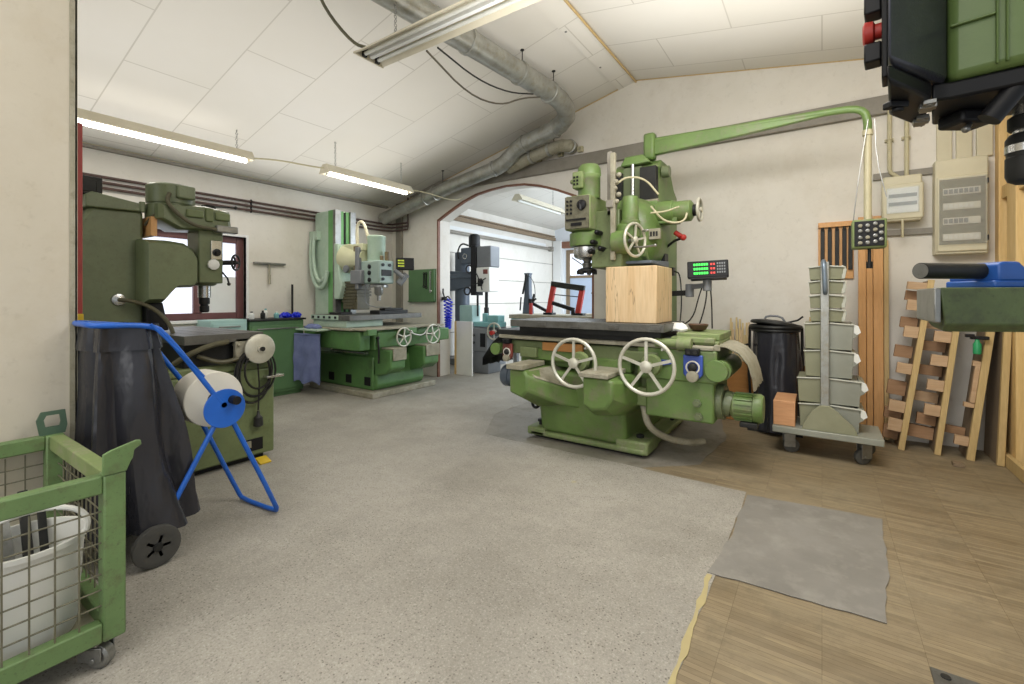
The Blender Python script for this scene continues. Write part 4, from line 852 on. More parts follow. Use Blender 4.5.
# column
m = MB(); m.prism([(-5.94, .08), (-5.94, 2.40), (-5.90, 2.44), (-5.50, 2.44), (-5.50, .08)], 'xz', 3.76, 4.10); c = P(m, 'column', 'pale_green', .015)
m = MB(); m.box(-5.51, -5.45, 3.75, 3.84, .9, 2.44); m.box(-5.51, -5.45, 3.99, 4.08, .9, 2.44); m.build('slideway', 'steel', c, .004)
m = MB(); m.box(-5.51, -5.48, 3.84, 3.90, .9, 2.43); m.box(-5.51, -5.48, 3.94, 3.99, .9, 2.43); m.box(-5.62, -5.5, 3.755, 3.765, .9, 2.44); m.build('slide_edge', paint('bright_green_paint', '6fa565', '62965a', 4, .5), c, .003)
MB().cyl((-5.49, 3.92, .9), (-5.49, 3.92, 2.42), .016, n=10).build('lead_screw', 'dark', c)
m = MB(); m.tube([(-5.95, 3.73, 2.12), (-5.95, 3.70, 1.9), (-5.92, 3.70, 1.55), (-5.78, 3.70, 1.36), (-5.62, 3.70, 1.40), (-5.56, 3.70, 1.6)], .028, 12, 2); m.tube([(-5.88, 3.72, 2.14), (-5.88, 3.69, 1.9), (-5.84, 3.69, 1.6), (-5.72, 3.69, 1.44), (-5.58, 3.70, 1.55)], .022, 10, 2); m.box(-5.98, -5.80, 3.70, 3.76, 2.05, 2.17); P(m, 'cable_loop', 'pale_green')
# head on its arm
m = MB(); m.prism([(-5.47, 1.98), (-5.38, 1.96), (-5.36, 1.55), (-5.30, 1.40), (-5.36, 1.22), (-5.47, 1.22)], 'xz', 3.74, 4.1); P(m, 'head_slide', 'pale_green', .012)
m = MB(); m.lathe([(.20, 0), (.20, .05), (.17, .2), (.15, .42)], (-5.40, 3.92, 1.78), (1, 0, -.08), 26); m.box(-5.46, -4.95, 3.80, 4.04, 1.86, 1.95); P(m, 'head_arm', paint('cream_arm_paint', 'd4d2b2', 'c2c39c', 4, .5), .01)
m = MB()
for i in range(9):
    z = 1.46-i*.042; xo = .0 if i % 2 else .03
    m.box(-5.42+.012*i-xo, -5.06-.02*abs(i-3)+xo*.5, 3.80, 4.04, z-.03, z)
m.box(-5.38, -5.08, 3.82, 4.02, 1.08, 1.46); P(m, 'bellows', 'hose_olive', .004)
m = MB(); m.box(-4.98, -4.62, 3.80, 4.05, 1.42, 1.72); hb = P(m, 'gear_head', paint('grey_green_paint', '9aada4', '8a9e94', 4, .45), .02)
m = MB()
for z in (1.64, 1.56, 1.47): m.lathe([(.028, 0), (.03, .012), (.018, .02)], (-4.80, 3.80, z), (0, -1, 0), 14)
for y, z in ((3.86, 1.66), (3.97, 1.66), (3.86, 1.48)): m.lathe([(.02, 0), (.02, .015)], (-4.62, y, z), (1, 0, 0), 12)
m.build('selector_knob', 'black', hb)
m = MB(); m.box(-4.625, -4.612, 3.84, 4.0, 1.52, 1.60); m.build('head_plate', 'dark', hb, .003)
m = MB(); m.lathe([(.12, 0), (.12, .03), (.10, .05)], (-4.78, 3.93, 1.375), (0, 0, 1), 24); m.lathe([(.04, 0), (.055, .03), (.055, .11)], (-4.78, 3.93, 1.27), (0, 0, 1), 20); m.lathe([(.022, 0), (.022, .08)], (-4.78, 3.93, 1.2), (0, 0, 1), 14); P(m, 'spindle', 'steel')
m = MB(); m.lathe([(.11, 0), (.115, .02), (.115, .30), (.12, .31), (.12, .335), (.10, .345)], (-4.85, 3.95, 1.71), (0, 0, 1), 26); P(m, 'head_motor', 'pale_green')
m = MB(); m.cyl((-4.68, 3.98, 1.72), (-4.68, 3.98, 1.84), .03, n=14); m.cyl((-4.66, 3.88, 1.72), (-4.66, 3.88, 1.78), .025, n=14); m.box(-5.12, -5.02, 3.79, 3.9, 1.40, 1.92); P(m, 'draw_bar', paint('brown_oily_iron', '7c6d4a', '5e5138', 5, .5), .006)
m = MB(); m.box(-5.05, -4.98, 3.76, 3.82, 1.35, 1.9); m.box(-5.12, -4.9, 3.74, 3.8, 1.42, 1.60); m.cyl((-5.2, 3.76, 1.62), (-5.2, 3.72, 1.62), .05, n=18); P(m, 'control_block', 'midgrey', .01)
m = MB(); m.tube([(-5.1, 3.84, 1.93), (-5.1, 3.83, 2.15), (-5.06, 3.83, 2.24), (-4.98, 3.84, 2.24), (-4.93, 3.86, 2.1), (-4.92, 3.88, 1.98)], .020, 10, 2); P(m, 'cable_arch', 'cream_plastic')
m = MB(); m.tube([(-4.9, 3.82, 1.42), (-4.9, 3.80, 1.2), (-4.8, 3.82, 1.12), (-4.5, 3.9, 1.12)], .007, 6, 1); m.cyl((-4.62, 4.06, 1.6), (-4.52, 4.12, 1.5), .03, n=12); m.cyl((-4.6, 4.1, 1.42), (-4.55, 4.2, 1.55), .045, n=14); P(m, 'read_out_bracket', 'midgrey', .004)
Rm = Matrix.Translation((-4.56, 4.16, 1.68)) @ Matrix.Rotation(R(62), 4, 'Z') @ Matrix.Rotation(R(-6), 4, 'X')
d = P(rb_(MB().box(-.10, .13, -.03, .03, -.075, .085)), 'digital_read_out', 'black', .006)
m = MB()
for r_ in range(3):
    for k in range(5): m.box(-.085+k*.017, -.073+k*.017, -.0325, -.03, .035-r_*.036, .053-r_*.036)
rb_(m).build('lit_digits', emit('yellow_green_digits', 'b8c83a', .5), d)
def draped(x0, x1, y, z0, z1, amp, nx=18, nz=12, seed=1):
    rnd = random.Random(seed); fr = []; bk = []
    g = lambda u, v: y - amp*(.5+.5*math.sin(u*9+2.1*v+seed))*(.35+.65*v) - .02*mnoise.noise(V(u*4, v*5, seed))
    rows = []
    for i in range(nx+1):
        u = i/nx; x = x0+(x1-x0)*u
        f = [V(x+.015*mnoise.noise(V(u*3, j, seed)), g(u, 1-j/nz), z0+(z1-z0)*j/nz+(.02*math.sin(u*11) if j == 0 else 0)) for j in range(nz+1)]
        b_ = [p+V(0, .012, 0) for p in f][::-1]; rows.append(f+b_)
    return MB().rings(rows)
m = draped(-5.60, -5.18, 3.30, .17, .77, .03); m.tube([(-5.60, 3.30, .775), (-5.18, 3.30, .775)], .014, 8); m.bm.transform(Matrix.Translation((-5.4, 3.3, 0)) @ Matrix.Rotation(R(12), 4, 'Z') @ Matrix.Translation((5.4, -3.3, 0)))
single(m, 'hanging_cloth', 'rag', 'faded blue denim cloth hanging at the left end of the rear milling machine', 'cloth', (-5.4, 3.3, .775))
m = MB(); m.rings([[V(-5.36+(.14+.03*math.sin(i*2+k))*f*math.cos(2*PI*i/18), 3.37+.07*f*math.sin(2*PI*i/18), .851+z+.006*math.sin(i*2.2)) for i in range(18)] for k, (f, z) in enumerate(((1.0, .0), (1.05, .02), (.7, .045), (.3, .055)))])
single(m, 'cleaning_rag', 'rag', 'crumpled pale blue rag on the left corner of the rear machine', 'rag', (-5.36, 3.37, .851))

# tool board by the arch
t = thing('tool_board', 'green pegboard with hanging spanners beside the arch', 'tool board', (-5.28, 5.2, 1.43))
m = MB(); m.box(-5.58, -4.99, 5.19, 5.22, 1.17, 1.69); m.box(-5.58, -4.99, 5.17, 5.19, 1.17, 1.19); m.box(-5.01, -4.99, 5.17, 5.19, 1.17, 1.69); m.build('panel', 'cab_green', t, .003)
for (x, z, l, lab) in ((-5.22, 1.62, .20, 'left dark spanner on the green tool board'), (-5.17, 1.62, .22, 'middle dark spanner on the green tool board'), (-5.08, 1.64, .30, 'long bright spanner on the green tool board')):
    m = MB(); m.box(x-.01, x+.01, 5.172, 5.188, z-l, z); m.torus((x, 5.18, z), .018, .006, (0, 1, 0), 14, 6); m.torus((x, 5.18, z-l), .02, .007, (0, 1, 0), 12, 6)
    single(m, 'spanner', 'bright' if l > .25 else 'dark', lab, 'spanner', (x, 5.18, z), 'spanners on the tool board')
# blue air hose on the jamb
m = MB(); pts = []
for i in range(14*24):
    a = 2*PI*i/14; s = i/(14*24); x = -4.91+ (.10*(1-abs(2*s-1))*0) ; 
    u = s*2-1; pts.append((-4.85+.035*math.cos(a)+.045*u, 5.34+.035*math.sin(a), .76+.46*abs(u)**1.6))
m.tube(pts, .011, 6)
t = single(m, 'coiled_air_hose', 'hose_blue', 'blue coiled air hose hanging at the left side of the arch', 'hose', (-4.86, 5.34, 1.2))
m = MB(); m.box(-4.96, -4.90, 5.31, 5.37, 1.2, 1.25); m.tube([(-4.93, 5.34, 1.25), (-4.94, 5.32, 1.32), (-4.92, 5.30, 1.38)], .012, 8); m.tube([(-4.81, 5.34, 1.22), (-4.85, 5.34, 1.26), (-4.93, 5.34, 1.24)], .010, 6)
m.build('air_coupling', 'dark', t)

# ------------------------------------------------------------------ things in the room beyond the arch
t = thing('leaning_board', 'white faced board with wooden edge standing inside the arch', 'board', (-4.75, 5.6, 0))
m = MB(); m.box(-4.88, -4.56, 5.57, 5.60, .002, .86); m.build('panel', 'white_plastic', t, .002)
MB().box(-4.92, -4.88, 5.565, 5.60, .002, .86).build('edge_strip', 'stud', t, .002)
t = thing('radial_drill', 'blue grey radial drilling machine in the room beyond the arch', 'drilling machine', (-5.3, 6.6, 0))
P = lambda mb, name, mat, bevel=0, **kw: mb.build(name, mat, t, bevel, **kw)
P(MB().box(-5.9, -4.9, 6.3, 7.0, 0.003, .12), 'base', 'midgrey', .01)
P(MB().cyl((-5.72, 6.7, .12), (-5.72, 6.7, 2.1), .14, n=28), 'column', 'bluegrey')
m = MB(); m.prism([(-5.92, 1.36), (-5.25, 1.46), (-5.25, 1.70), (-5.92, 1.75)], 'xz', 6.5, 6.8); m.box(-5.92, -5.25, 6.46, 6.5, 1.60, 1.68); P(m, 'arm', 'bluegrey', .012)
m = MB(); m.box(-5.56, -5.26, 6.46, 6.72, 1.86, 2.16); hh = P(m, 'gearbox', 'bluegrey', .02)
m = MB(); m.torus((-5.45, 6.455, 2.0), .045, .01, (0, 1, 0), 20, 8); m.build('gauge_ring', 'bright', hh)
P(MB().box(-5.27, -5.15, 6.40, 6.62, 1.28, 2.18), 'rail', 'black', .008)
m = MB(); m.box(-5.15, -4.83, 6.42, 6.7, 1.78, 2.16); P(m, 'head_cover', 'midgrey', .02)
m = MB(); m.box(-5.14, -4.84, 6.40, 6.68, 1.34, 1.78); hd = P(m, 'drill_head', 'white_plastic', .015)
m = MB(); m.lathe([(.05, 0), (.04, .04)], (-5.02, 6.4, 1.52), (0, -1, 0), 16)
for a in range(4): m.cyl((-5.02, 6.36, 1.52), (-5.02+.16*math.cos(a*PI/2+.4), 6.34, 1.52+.16*math.sin(a*PI/2+.4)), .010, n=8)
m.box(-5.1, -5.0, 6.39, 6.41, 1.44, 1.58); m.build('feed_handle', 'dark', hd)
MB().box(-4.98, -4.88, 6.395, 6.402, 1.66, 1.74).build('maker_plate', 'dial_red', hd)
P(MB().lathe([(.10, 0), (.105, .02), (.105, .2), (.08, .24), (.05, .25)], (-5.30, 6.55, 2.16), (0, 0, 1), 20), 'head_motor', 'black')
m = MB(); m.tube([(-5.40, 6.5, 2.2), (-5.52, 6.44, 2.25), (-5.6, 6.42, 2.1), (-5.57, 6.42, 1.95)], .016, 8, 2); m.torus((-5.32, 6.42, 1.76), .07, .015, (0, 1, 0), 18, 7); m.torus((-5.38, 6.44, 1.36), .07, .015, (0, 1, 0), 18, 7); P(m, 'cable', 'cable_dark')
m = MB(); m.cyl((-5.02, 6.55, .98), (-5.02, 6.55, 1.34), .03, n=14); m.cyl((-5.02, 6.55, .92), (-5.02, 6.55, 1.06), .045, n=14); m.cyl((-5.2, 6.52, .9), (-5.2, 6.52, 1.3), .02, n=10); P(m, 'spindle', 'dark')
m = MB(); m.box(-5.45, -4.9, 6.35, 6.85, .70, .78); m.box(-5.38, -4.95, 6.40, 6.8, .12, .70); P(m, 'box_table', 'midgrey', .008)
m = MB(); m.box(-5.5, -5.2, 6.36, 6.6, .78, 1.10); single(m, 'machine_vise', 'palebox', 'pale green machine vise on the radial drill table', 'vise', (-5.35, 6.5, .78), bevel=.015)
t = thing('tool_grinder', 'grey pedestal grinder with a white handwheel left of the big machine', 'grinder', (-4.6, 5.95, 0))
m = MB(); m.box(-4.85, -4.45, 5.85, 6.2, 0.003, .36); m.box(-4.82, -4.47, 5.84, 6.18, .36, .74); m.build('cabinet', 'midgrey', t, .012)
m = MB()
for z in (.62, .5): m.lathe([(.022, 0), (.022, .012)], (-4.74, 5.84, z), (0, -1, 0), 14)
m.box(-4.6, -4.5, 5.83, 5.842, .44, .66); m.build('control_knob', 'black', t)
handwheel(t, (-4.34, 5.86, .70), (0, -1, 0), .13, rim=.014, spokes=4, grip=False)
m = MB(); m.cyl((-4.34, 6.1, .70), (-4.34, 5.86, .70), .025, n=12); m.box(-4.48, -4.3, 5.95, 6.15, .62, .76); m.build('wheel_bracket', 'midgrey', t, .006)
m = MB(); m.box(-4.8, -4.3, 5.9, 6.15, .76, .84); m.cyl((-4.62, 6.0, .84), (-4.62, 6.0, .98), .05, n=16); m.box(-4.52, -4.3, 5.92, 6.1, .84, .95); m.build('grinding_head', 'teal', t, .01)
m = MB(); m.cyl((-4.34, 5.84, .68), (-4.34, 5.78, .68), .035, n=14); m.build('red_grip', 'red', t)
t = thing('work_bench', 'long grey bench in the far room behind the big milling machine', 'bench', (-3.4, 6.5, 0))
m = MB(); m.box(-4.25, -2.4, 6.15, 6.8, .90, .965); m.build('bench_top', 'dust_metal', t, .006)
for x in (-4.2, -2.5):
    for y in (6.2, 6.7): MB().box(x, x+.07, y, y+.07, 0.003, .90).build('leg', 'midgrey', t, .004)
m = MB(); m.box(-4.22, -2.45, 6.17, 6.2, .70, .90); m.build('apron', 'teal', t, .004)
t = thing('balancing_arm', 'tall dark articulated arm standing on the far room bench', 'articulated arm', (-4.1, 6.6, .965))
m = MB(); m.rings([[V(-4.16-s, 6.6-w, z), V(-4.16+s, 6.6-w, z), V(-4.16+s, 6.6+w, z), V(-4.16-s, 6.6+w, z)] for s, w, z in ((.09, .05, .965), (.05, .05, 1.3), (.045, .05, 1.62), (.06, .05, 1.66))]); m.build('mast', 'bluegrey', t, .01)
m = MB(); m.bar((-4.22, 6.52, 1.3), (-4.14, 6.52, 1.64), .02, .03); m.bar((-4.26, 6.5, 1.02), (-4.24, 6.5, 1.25), .02, .02); m.build('gas_strut', 'dark', t, .003)
m = MB(); m.bar((-4.08, 6.55, 1.16), (-3.66, 6.45, 1.0), .035, .05); m.box(-3.70, -3.62, 6.40, 6.50, .966, 1.05); m.cyl((-4.08, 6.55, 1.12), (-4.08, 6.55, 1.22), .04, n=12); m.build('lower_arm', 'black', t, .004)
m = MB(); m.tube([(-4.1, 6.5, 1.62), (-3.96, 6.48, 1.5), (-3.94, 6.48, 1.2), (-4.02, 6.5, 1.12)], .005, 6, 2); m.cyl((-4.02, 6.5, 1.12), (-3.98, 6.5, 1.3), .02, n=10); m.cyl((-3.94, 6.5, 1.22), (-4.06, 6.5, 1.16), .015, n=10); m.build('cable', 'cable_dark', t)
t = thing('hand_press_frame', 'red and black A-shaped frame standing on the far room bench', 'frame', (-3.4, 6.4, .965))
m = MB(); m.bar((-3.66, 6.42, .967), (-3.56, 6.42, 1.44), .08, .06, (0, 1, 0)); m.build('side_arm', 'red', t, .006)
m = MB(); m.bar((-3.14, 6.42, .967), (-3.06, 6.42, 1.36), .08, .06, (0, 1, 0)); m.build('side_arm', 'red', t, .006)
m = MB(); m.bar((-3.60, 6.42, 1.46), (-3.02, 6.42, 1.38), .09, .06, (0, 1, 0)); m.build('crossbar', 'dark', t, .006)
m = MB(); m.bar((-3.6, 6.42, 1.16), (-3.2, 6.42, 1.05), .06, .05, (0, 1, 0)); m.bar((-3.56, 6.42, 1.29), (-3.10, 6.42, 1.25), .015, .02, (0, 1, 0)); m.cyl((-3.2, 6.38, 1.05), (-3.2, 6.38, .97), .03, n=10); m.box(-3.72, -3.56, 6.35, 6.49, .966, 1.0); m.box(-3.2, -3.02, 6.35, 6.49, .966, 1.0); m.build('lever', 'black', t, .004)
m = MB(); m.cyl((-3.95, 6.35, .967), (-3.95, 6.35, 1.15), .03, n=12); o = single(m, 'spray_can', 'red', 'small red can on the far bench left of the red frame', 'can', (-3.95, 6.35, .967)); MB().lathe([(.02, 0), (.02, .03)], (-3.95, 6.35, 1.15), (0, 0, 1), 10).build('cap', 'dark', o)
m = MB(); m.box(-4.05, -3.98, 6.3, 6.42, .967, 1.01); m.box(-3.45, -3.2, 6.24, 6.36, .967, 1.0); 
single(MB().box(-2.95, -2.72, 6.3, 6.4, .967, 1.0), 'steel_bar', 'paper', 'short pale bar lying on the far bench', 'bar', (-2.8, 6.35, .967), bevel=.004); m.bm.free()
t = thing('bench_drill', 'dark green bench drill on the far bench behind the wooden block', 'drill', (-2.62, 6.45, .965))
m = MB(); m.box(-2.75, -2.5, 6.3, 6.6, .967, 1.0); m.cyl((-2.62, 6.5, 1.0), (-2.62, 6.5, 1.5), .035, n=14); m.build('stand', 'dark', t, .004)
m = MB(); m.box(-2.74, -2.5, 6.25, 6.6, 1.3, 1.5); m.build('head', 'teal', t, .02)
m = MB(); m.cyl((-2.62, 6.32, 1.12), (-2.62, 6.32, 1.3), .02, n=12); m.tube([(-2.76, 6.3, 1.4), (-2.84, 6.26, 1.3)], .008, 6); m.build('spindle', 'steel', t)
# pipes and rail on the far room's left wall
m = MB(); m.box(XL+.01, XL+.08, 5.6, 10.8, 2.76, 2.84); m.box(XL+.01, XL+.06, 5.6, 10.8, 2.86, 2.89); single(m, 'cable_duct', 'board', 'brown cable duct along the top of the far room wall', 'cable duct', (XL+.04, 8, 2.8))
m = MB(); m.cyl((XL+.06, 5.6, 2.52), (XL+.06, 10.6, 2.52), .035, n=12); m.box(XL+.02, XL+.12, 10.5, 10.62, 2.46, 2.58); single(m, 'heating_pipe', 'beam', 'grey pipe below the cable duct in the far room', 'pipe', (XL+.06, 8, 2.52))
wire([(-4.15, 7.77, 2.9), (-3.95, 8.4, 2.65), (-3.7, 9.0, 2.8)], .007, 'thin cable hanging from the far room lamp')

# ------------------------------------------------------------------ blue waste-bag trolley with paper roll
XN, XFR = -2.58, -2.95
t = thing('bag_trolley', 'blue tubular bag trolley with two wheels and a round side plate', 'trolley', (-2.76, .95, 0))
P = lambda mb, name, mat, bevel=0, **kw: mb.build(name, mat, t, bevel, **kw)
tr = .0125
m = MB(); m.tube([(XFR, .86, 1.10), (XFR, .66, 1.125), (XFR+.05, .60, 1.13), (XN-.05, .585, 1.13), (XN, .61, 1.125), (XN, .80, 1.12), (XN, .86, 1.08), (XN+.01, 1.10, .70)], tr, 12, 2); P(m, 'top_rail', 'blue')
m = MB(); m.tube([(XFR, .86, 1.10), (XFR, 1.12, .69)], tr, 12); P(m, 'side_tube', 'blue')
m = MB(); m.tube([(XN, .84, 1.10), (XFR, .84, 1.10)], .009, 8); m.tube([(XN+.012, .80, 1.125), (XN+.015, .95, .94), (XN+.012, 1.02, .85)], .006, 8, 1); P(m, 'brace', 'blue')
for x in (XN, XFR):
    m = MB(); m.tube([(x, 1.11, .66), (x, .82, .115)], tr, 12); P(m, 'rear_leg', 'blue')
m = MB(); m.tube([(XN, 1.13, .66), (XN, 1.395, .05), (XN-.02, 1.405, .016), (XFR+.02, 1.375, .016), (XFR, 1.36, .05), (XFR, 1.13, .60)], tr, 12, 1); P(m, 'front_leg', 'blue')
m = MB(); m.cyl((XN+.012, 1.115, .672), (XN+.020, 1.115, .672), .10, n=36); P(m, 'round_plate', 'blue', .002)
m = MB(); m.cyl((XFR, 1.11, .69), (XN+.02, 1.11, .69), .014, n=12); P(m, 'roll_axle', 'steel')
m = MB(); m.cyl((XN+.02, 1.15, .712), (XN+.07, 1.15, .712), .022, n=16); P(m, 'clamp_knob', 'black')
m = MB(); m.cyl((XN+.05, .815, .096), (XFR-.05, .815, .096), .009, n=10); P(m, 'wheel_axle', 'steel')
for x, s in ((XN+.035, 1), (XFR-.035, -1)):
    w = MB().lathe([(.05, -.016), (.075, -.02), (.092, -.016), (.095, 0), (.092, .016), (.075, .02), (.05, .016)], (x, .815, .098), (1, 0, 0), 34).build('wheel', 'rubber', t)
    m = MB(); m.lathe([(.06, -.012), (.06, .012), (.02, .013), (.018, .025), (.004, .026)], (x, .815, .098), (s, 0, 0), 24)
    for i in range(5):
        a = 2*PI*i/5; m.bar((x+s*.012, .815+.02*math.cos(a), .098+.02*math.sin(a)), (x+s*.012, .815+.06*math.cos(a), .098+.06*math.sin(a)), .012, .008, (1, 0, 0))
    m.build('hub', 'dark', w)
t2 = thing('paper_roll', 'large white roll hanging on the axle of the blue trolley', 'roll', (-2.78, 1.11, .69))
m = MB(); m.lathe([(.035, 0), (.140, 0), (.143, .004), (.143, .16), (.140, .164), (.035, .164), (.035, 0)], (-2.82, 1.105, .71), (1, 0, 0), 44); m.build('roll', 'paper', t2)
m = MB(); m.lathe([(.018, 0), (.036, 0), (.036, .168), (.018, .168), (.018, 0)], (-2.822, 1.105, .705), (1, 0, 0), 24); m.build('core', 'black', t2)
# black bag: pleated film hanging from the rail ring
rings = []; NB = 72
def bagpt(k, s):
    a = 2*PI*k/NB; ca, sa = math.cos(a), math.sin(a)
    sq = lambda c: math.copysign(abs(c)**.55, c)
    yc = .735+.09*s**1.2; xc = -2.765-.02*s
    hw_y = .11+.10*s**.9; hw_x = .165+.03*s
    fold = .030*math.sin(7*a+1.0*math.sin(3*s)+s*.9)*(.35+s)+.007*math.sin(16*a+2*s)*(.6-.3*s) + .03*mnoise.noise(V(ca*1.8, sa*1.8, s*2.2))*(.4+s)
    return V(xc+(hw_x+fold)*sq(ca), yc+(hw_y+fold)*sq(sa), 1.105-.955*s+.02*mnoise.noise(V(ca*3, sa*3, 7)) * (1 if s > .9 else 0))
for j in range(25): rings.append([bagpt(k, j/24) for k in range(NB)])
rings.append([bagpt(k, 1.0)*.5 + V(-2.78, .80, .13)*.5 for k in range(NB)])
o = single(MB().rings(rings, cap0=False), 'waste_bag', 'bag', 'large black plastic waste bag hanging from the blue trolley', 'bag', (-2.76, .72, 1.1))
m = MB(); m.rings([[bagpt(k, s)+V(.012*math.cos(2*PI*k/NB), .012*math.sin(2*PI*k/NB), dz) for k in range(NB)] for s, dz in ((.0, .018), (.02, .0), (.05, -.005), (.08, .0), (.09, -.012*1))], cap0=False, cap1=False); m.build('folded_rim', 'bag', o)

# ------------------------------------------------------------------ green mesh crate on castors, its bucket and bars
CX0, CX1, CY0, CY1 = -2.79, -1.97, -.70, .545
t = thing('mesh_crate', 'green steel mesh crate on castors in the lower left corner', 'crate', ((CX0+CX1)/2, (CY0+CY1)/2, 0))
P = lambda mb, name, mat, bevel=0, **kw: mb.build(name, mat, t, bevel, **kw)
for x in (CX0, CX1-.06):
    for y in (CY0, CY1-.06):
        m = MB(); m.box(x, x+.06, y, y+.06, .10, .655); po = P(m, 'corner_post', 'crate_green', .006)
        sx = x if x == CX0 else x+.05; yy = y+.06 if y > 0 else y
        s = -1 if y > 0 else 1
        lug = [(yy+s*.005, .655), (yy+s*.16, .655), (yy+s*.155, .69), (yy+s*.12, .745), (yy+s*.04, .755), (yy+s*.02, .785), (yy-s*.05, .80), (yy-s*.055, .755), (yy-s*.02, .74), (yy-s*.02, .71), (yy-s*.05, .70)]
        lug2 = [(yy+s*.062, .655), (yy+s*.062, .725), (yy+s*.04, .735), (yy-s*.028, .753), (yy-s*.04, .75), (yy-s*.042, .735), (yy-s*.022, .722), (yy-s*.018, .695), (yy-s*.012, .685), (yy+s*.0, .655)]
        if x != CX0: MB().prism(lug2, 'yz', sx, sx+.012).build('stacking_lug', 'crate_green', po, .002)
        else:
            q = MB(); yz = [(yy-.075, .655), (yy+.005, .655), (yy+.012, .69), (yy+.005, .755), (yy-.07, .755), (yy-.085, .72)]
            cxm = sum(p[0] for p in yz)/6; czm = .722
            xs = sx+.02
            outer = [V(xs, a, b) for a, b in yz]; inner = [V(xs, cxm+(a-cxm)*.55, czm+(b-czm)*.5) for a, b in yz]
            o2 = [p+V(.012, 0, 0) for p in outer]; i2 = [p+V(.012, 0, 0) for p in inner]
            q.rings([[outer[i], inner[i], i2[i], o2[i]] for i in range(6)], closed=True); q.build('stacking_lug', paint('dark_green_lug', '4c6450', '42584a', 6, .5), po)
for z0, z1 in ((.10, .165), (.595, .655)):
    for x in (CX0+.004, CX1-.05): m = MB(); m.box(x, x+.046, CY0+.06, CY1-.06, z0, z1); P(m, 'long_rail', 'crate_green', .005)
    for y in (CY0+.004, CY1-.05): m = MB(); m.box(CX0+.06, CX1-.06, y, y+.046, z0, z1); P(m, 'cross_rail', 'crate_green' if z0 < .5 else 'green_dirty', .005)
def grid(name, fixed, axis, a0, a1, z0, z1, step=.058, r=.0028):
    m = MB(); n = int((a1-a0)/step); k = int((z1-z0)/step)
    pt = (lambda a, z, d: (fixed+d, a, z)) if axis == 'y' else (lambda a, z, d: (a, fixed+d, z))
    for i in range(1, n+1): m.cyl(pt(a0+i*(a1-a0)/(n+1), z0, .003), pt(a0+i*(a1-a0)/(n+1), z1, .003), r, n=6)
    for i in range(1, k+1): m.cyl(pt(a0, z0+i*(z1-z0)/(k+1), -.003), pt(a1, z0+i*(z1-z0)/(k+1), -.003), r, n=6)
    P(m, name, 'oily_plate')
grid('wire_mesh', CX1-.02, 'y', CY0+.06, CY1-.06, .165, .585); grid('wire_mesh', CX0+.02, 'y', CY0+.06, CY1-.06, .165, .585)
grid('wire_mesh', CY1-.02, 'x', CX0+.06, CX1-.06, .165, .585); grid('wire_mesh', CY0+.02, 'x', CX0+.06, CX1-.06, .165, .585)
m = MB(); m.box(CX0+.05, CX1-.05, CY0+.05, CY1-.05, .10, .115); P(m, 'floor_sheet', 'dust_metal')
def castor(parent, x, y, h, r, mat='rubber', yaw=0, w=.032):
    c = Matrix.Translation((x, y, 0)) @ Matrix.Rotation(yaw, 4, 'Z')
    def B(mb, nm, mt, par, bev=0): mb.bm.transform(c); return mb.build(nm, mt, par, bev)
    f = MB(); f.box(-.045, .045, -.04, .04, h-.008, h); f.cyl((0, 0, h-.03), (0, 0, h-.008), .025, n=16)
    f.box(-.03, .05, -w/2-.008, -w/2-.003, r*.8, h-.02); f.box(-.03, .05, w/2+.003, w/2+.008, r*.8, h-.02); f.box(-.03, .03, -w/2-.008, w/2+.008, h-.03, h-.02); f.cyl((.025, -w/2-.014, r), (.025, w/2+.014, r), .008, n=10)
    fo = B(f, 'castor_fork', 'steel', parent, .002)
    MB_ = MB().lathe([(r*.3, -w/2), (r*.8, -w/2), (r, -w/3), (r, w/3), (r*.8, w/2), (r*.3, w/2)], (.025, 0, r), (0, 1, 0), 28)
    return B(MB_, 'castor_wheel', mat, fo)
for x in (CX0+.08, CX1-.07):
    for y in (CY0+.08, CY1-.07): castor(t, x, y, .10, .040, 'steel' if x > -2.2 else 'rubber', .6, .04)
t = thing('bucket', 'white plastic bucket standing in the green mesh crate', 'bucket', (-2.19, .335, .115))
m = MB(); m.lathe([(.001, 0), (.125, 0), (.13, .01), (.150, .31), (.162, .315), (.162, .33), (.151, .33), (.122, .02), (.001, .012)], (-2.19, .335, .116), (0, 0, 1), 44); m.build('shell', 'white_plastic', t)
m = MB(); m.tube([(-2.19+.155*math.cos(a)*.5+.02*math.sin(a), .335+.155*math.cos(a)*.86+.05*math.sin(a), .435+.10*math.sin(a)) for a in [PI*i/20 for i in range(21)]], .009, 8); m.build('handle', 'white_plastic', t)
k = 0
for (p0, p1, w, lab) in (((-2.18, .36, .16), (-2.37, .36, .555), .026, 'longest grey bar leaning in the white bucket'), ((-2.16, .32, .16), (-2.33, .30, .53), .034, 'flat grey bar leaning left in the white bucket'), ((-2.20, .40, .16), (-2.34, .40, .53), .022, 'narrow dark bar leaning over the bucket rim'), ((-2.24, .32, .16), (-2.42, .31, .50), .03, 'short bar leaning at the back of the bucket')):
    m = MB(); m.bar(p0, p1, w, .012); single(m, 'metal_bar', 'steel' if k % 2 else 'dark', lab, 'bar', p0, 'metal bars in the bucket', bevel=.002); k += 1
m = MB(); m.box(-2.30, -2.06, -.32, .10, .116, .30); o = single(m, 'wooden_offcut', 'batten', 'pale wooden offcut lying in the mesh crate left of the bucket', 'wood', (-2.2, -.1, .116), bevel=.004)

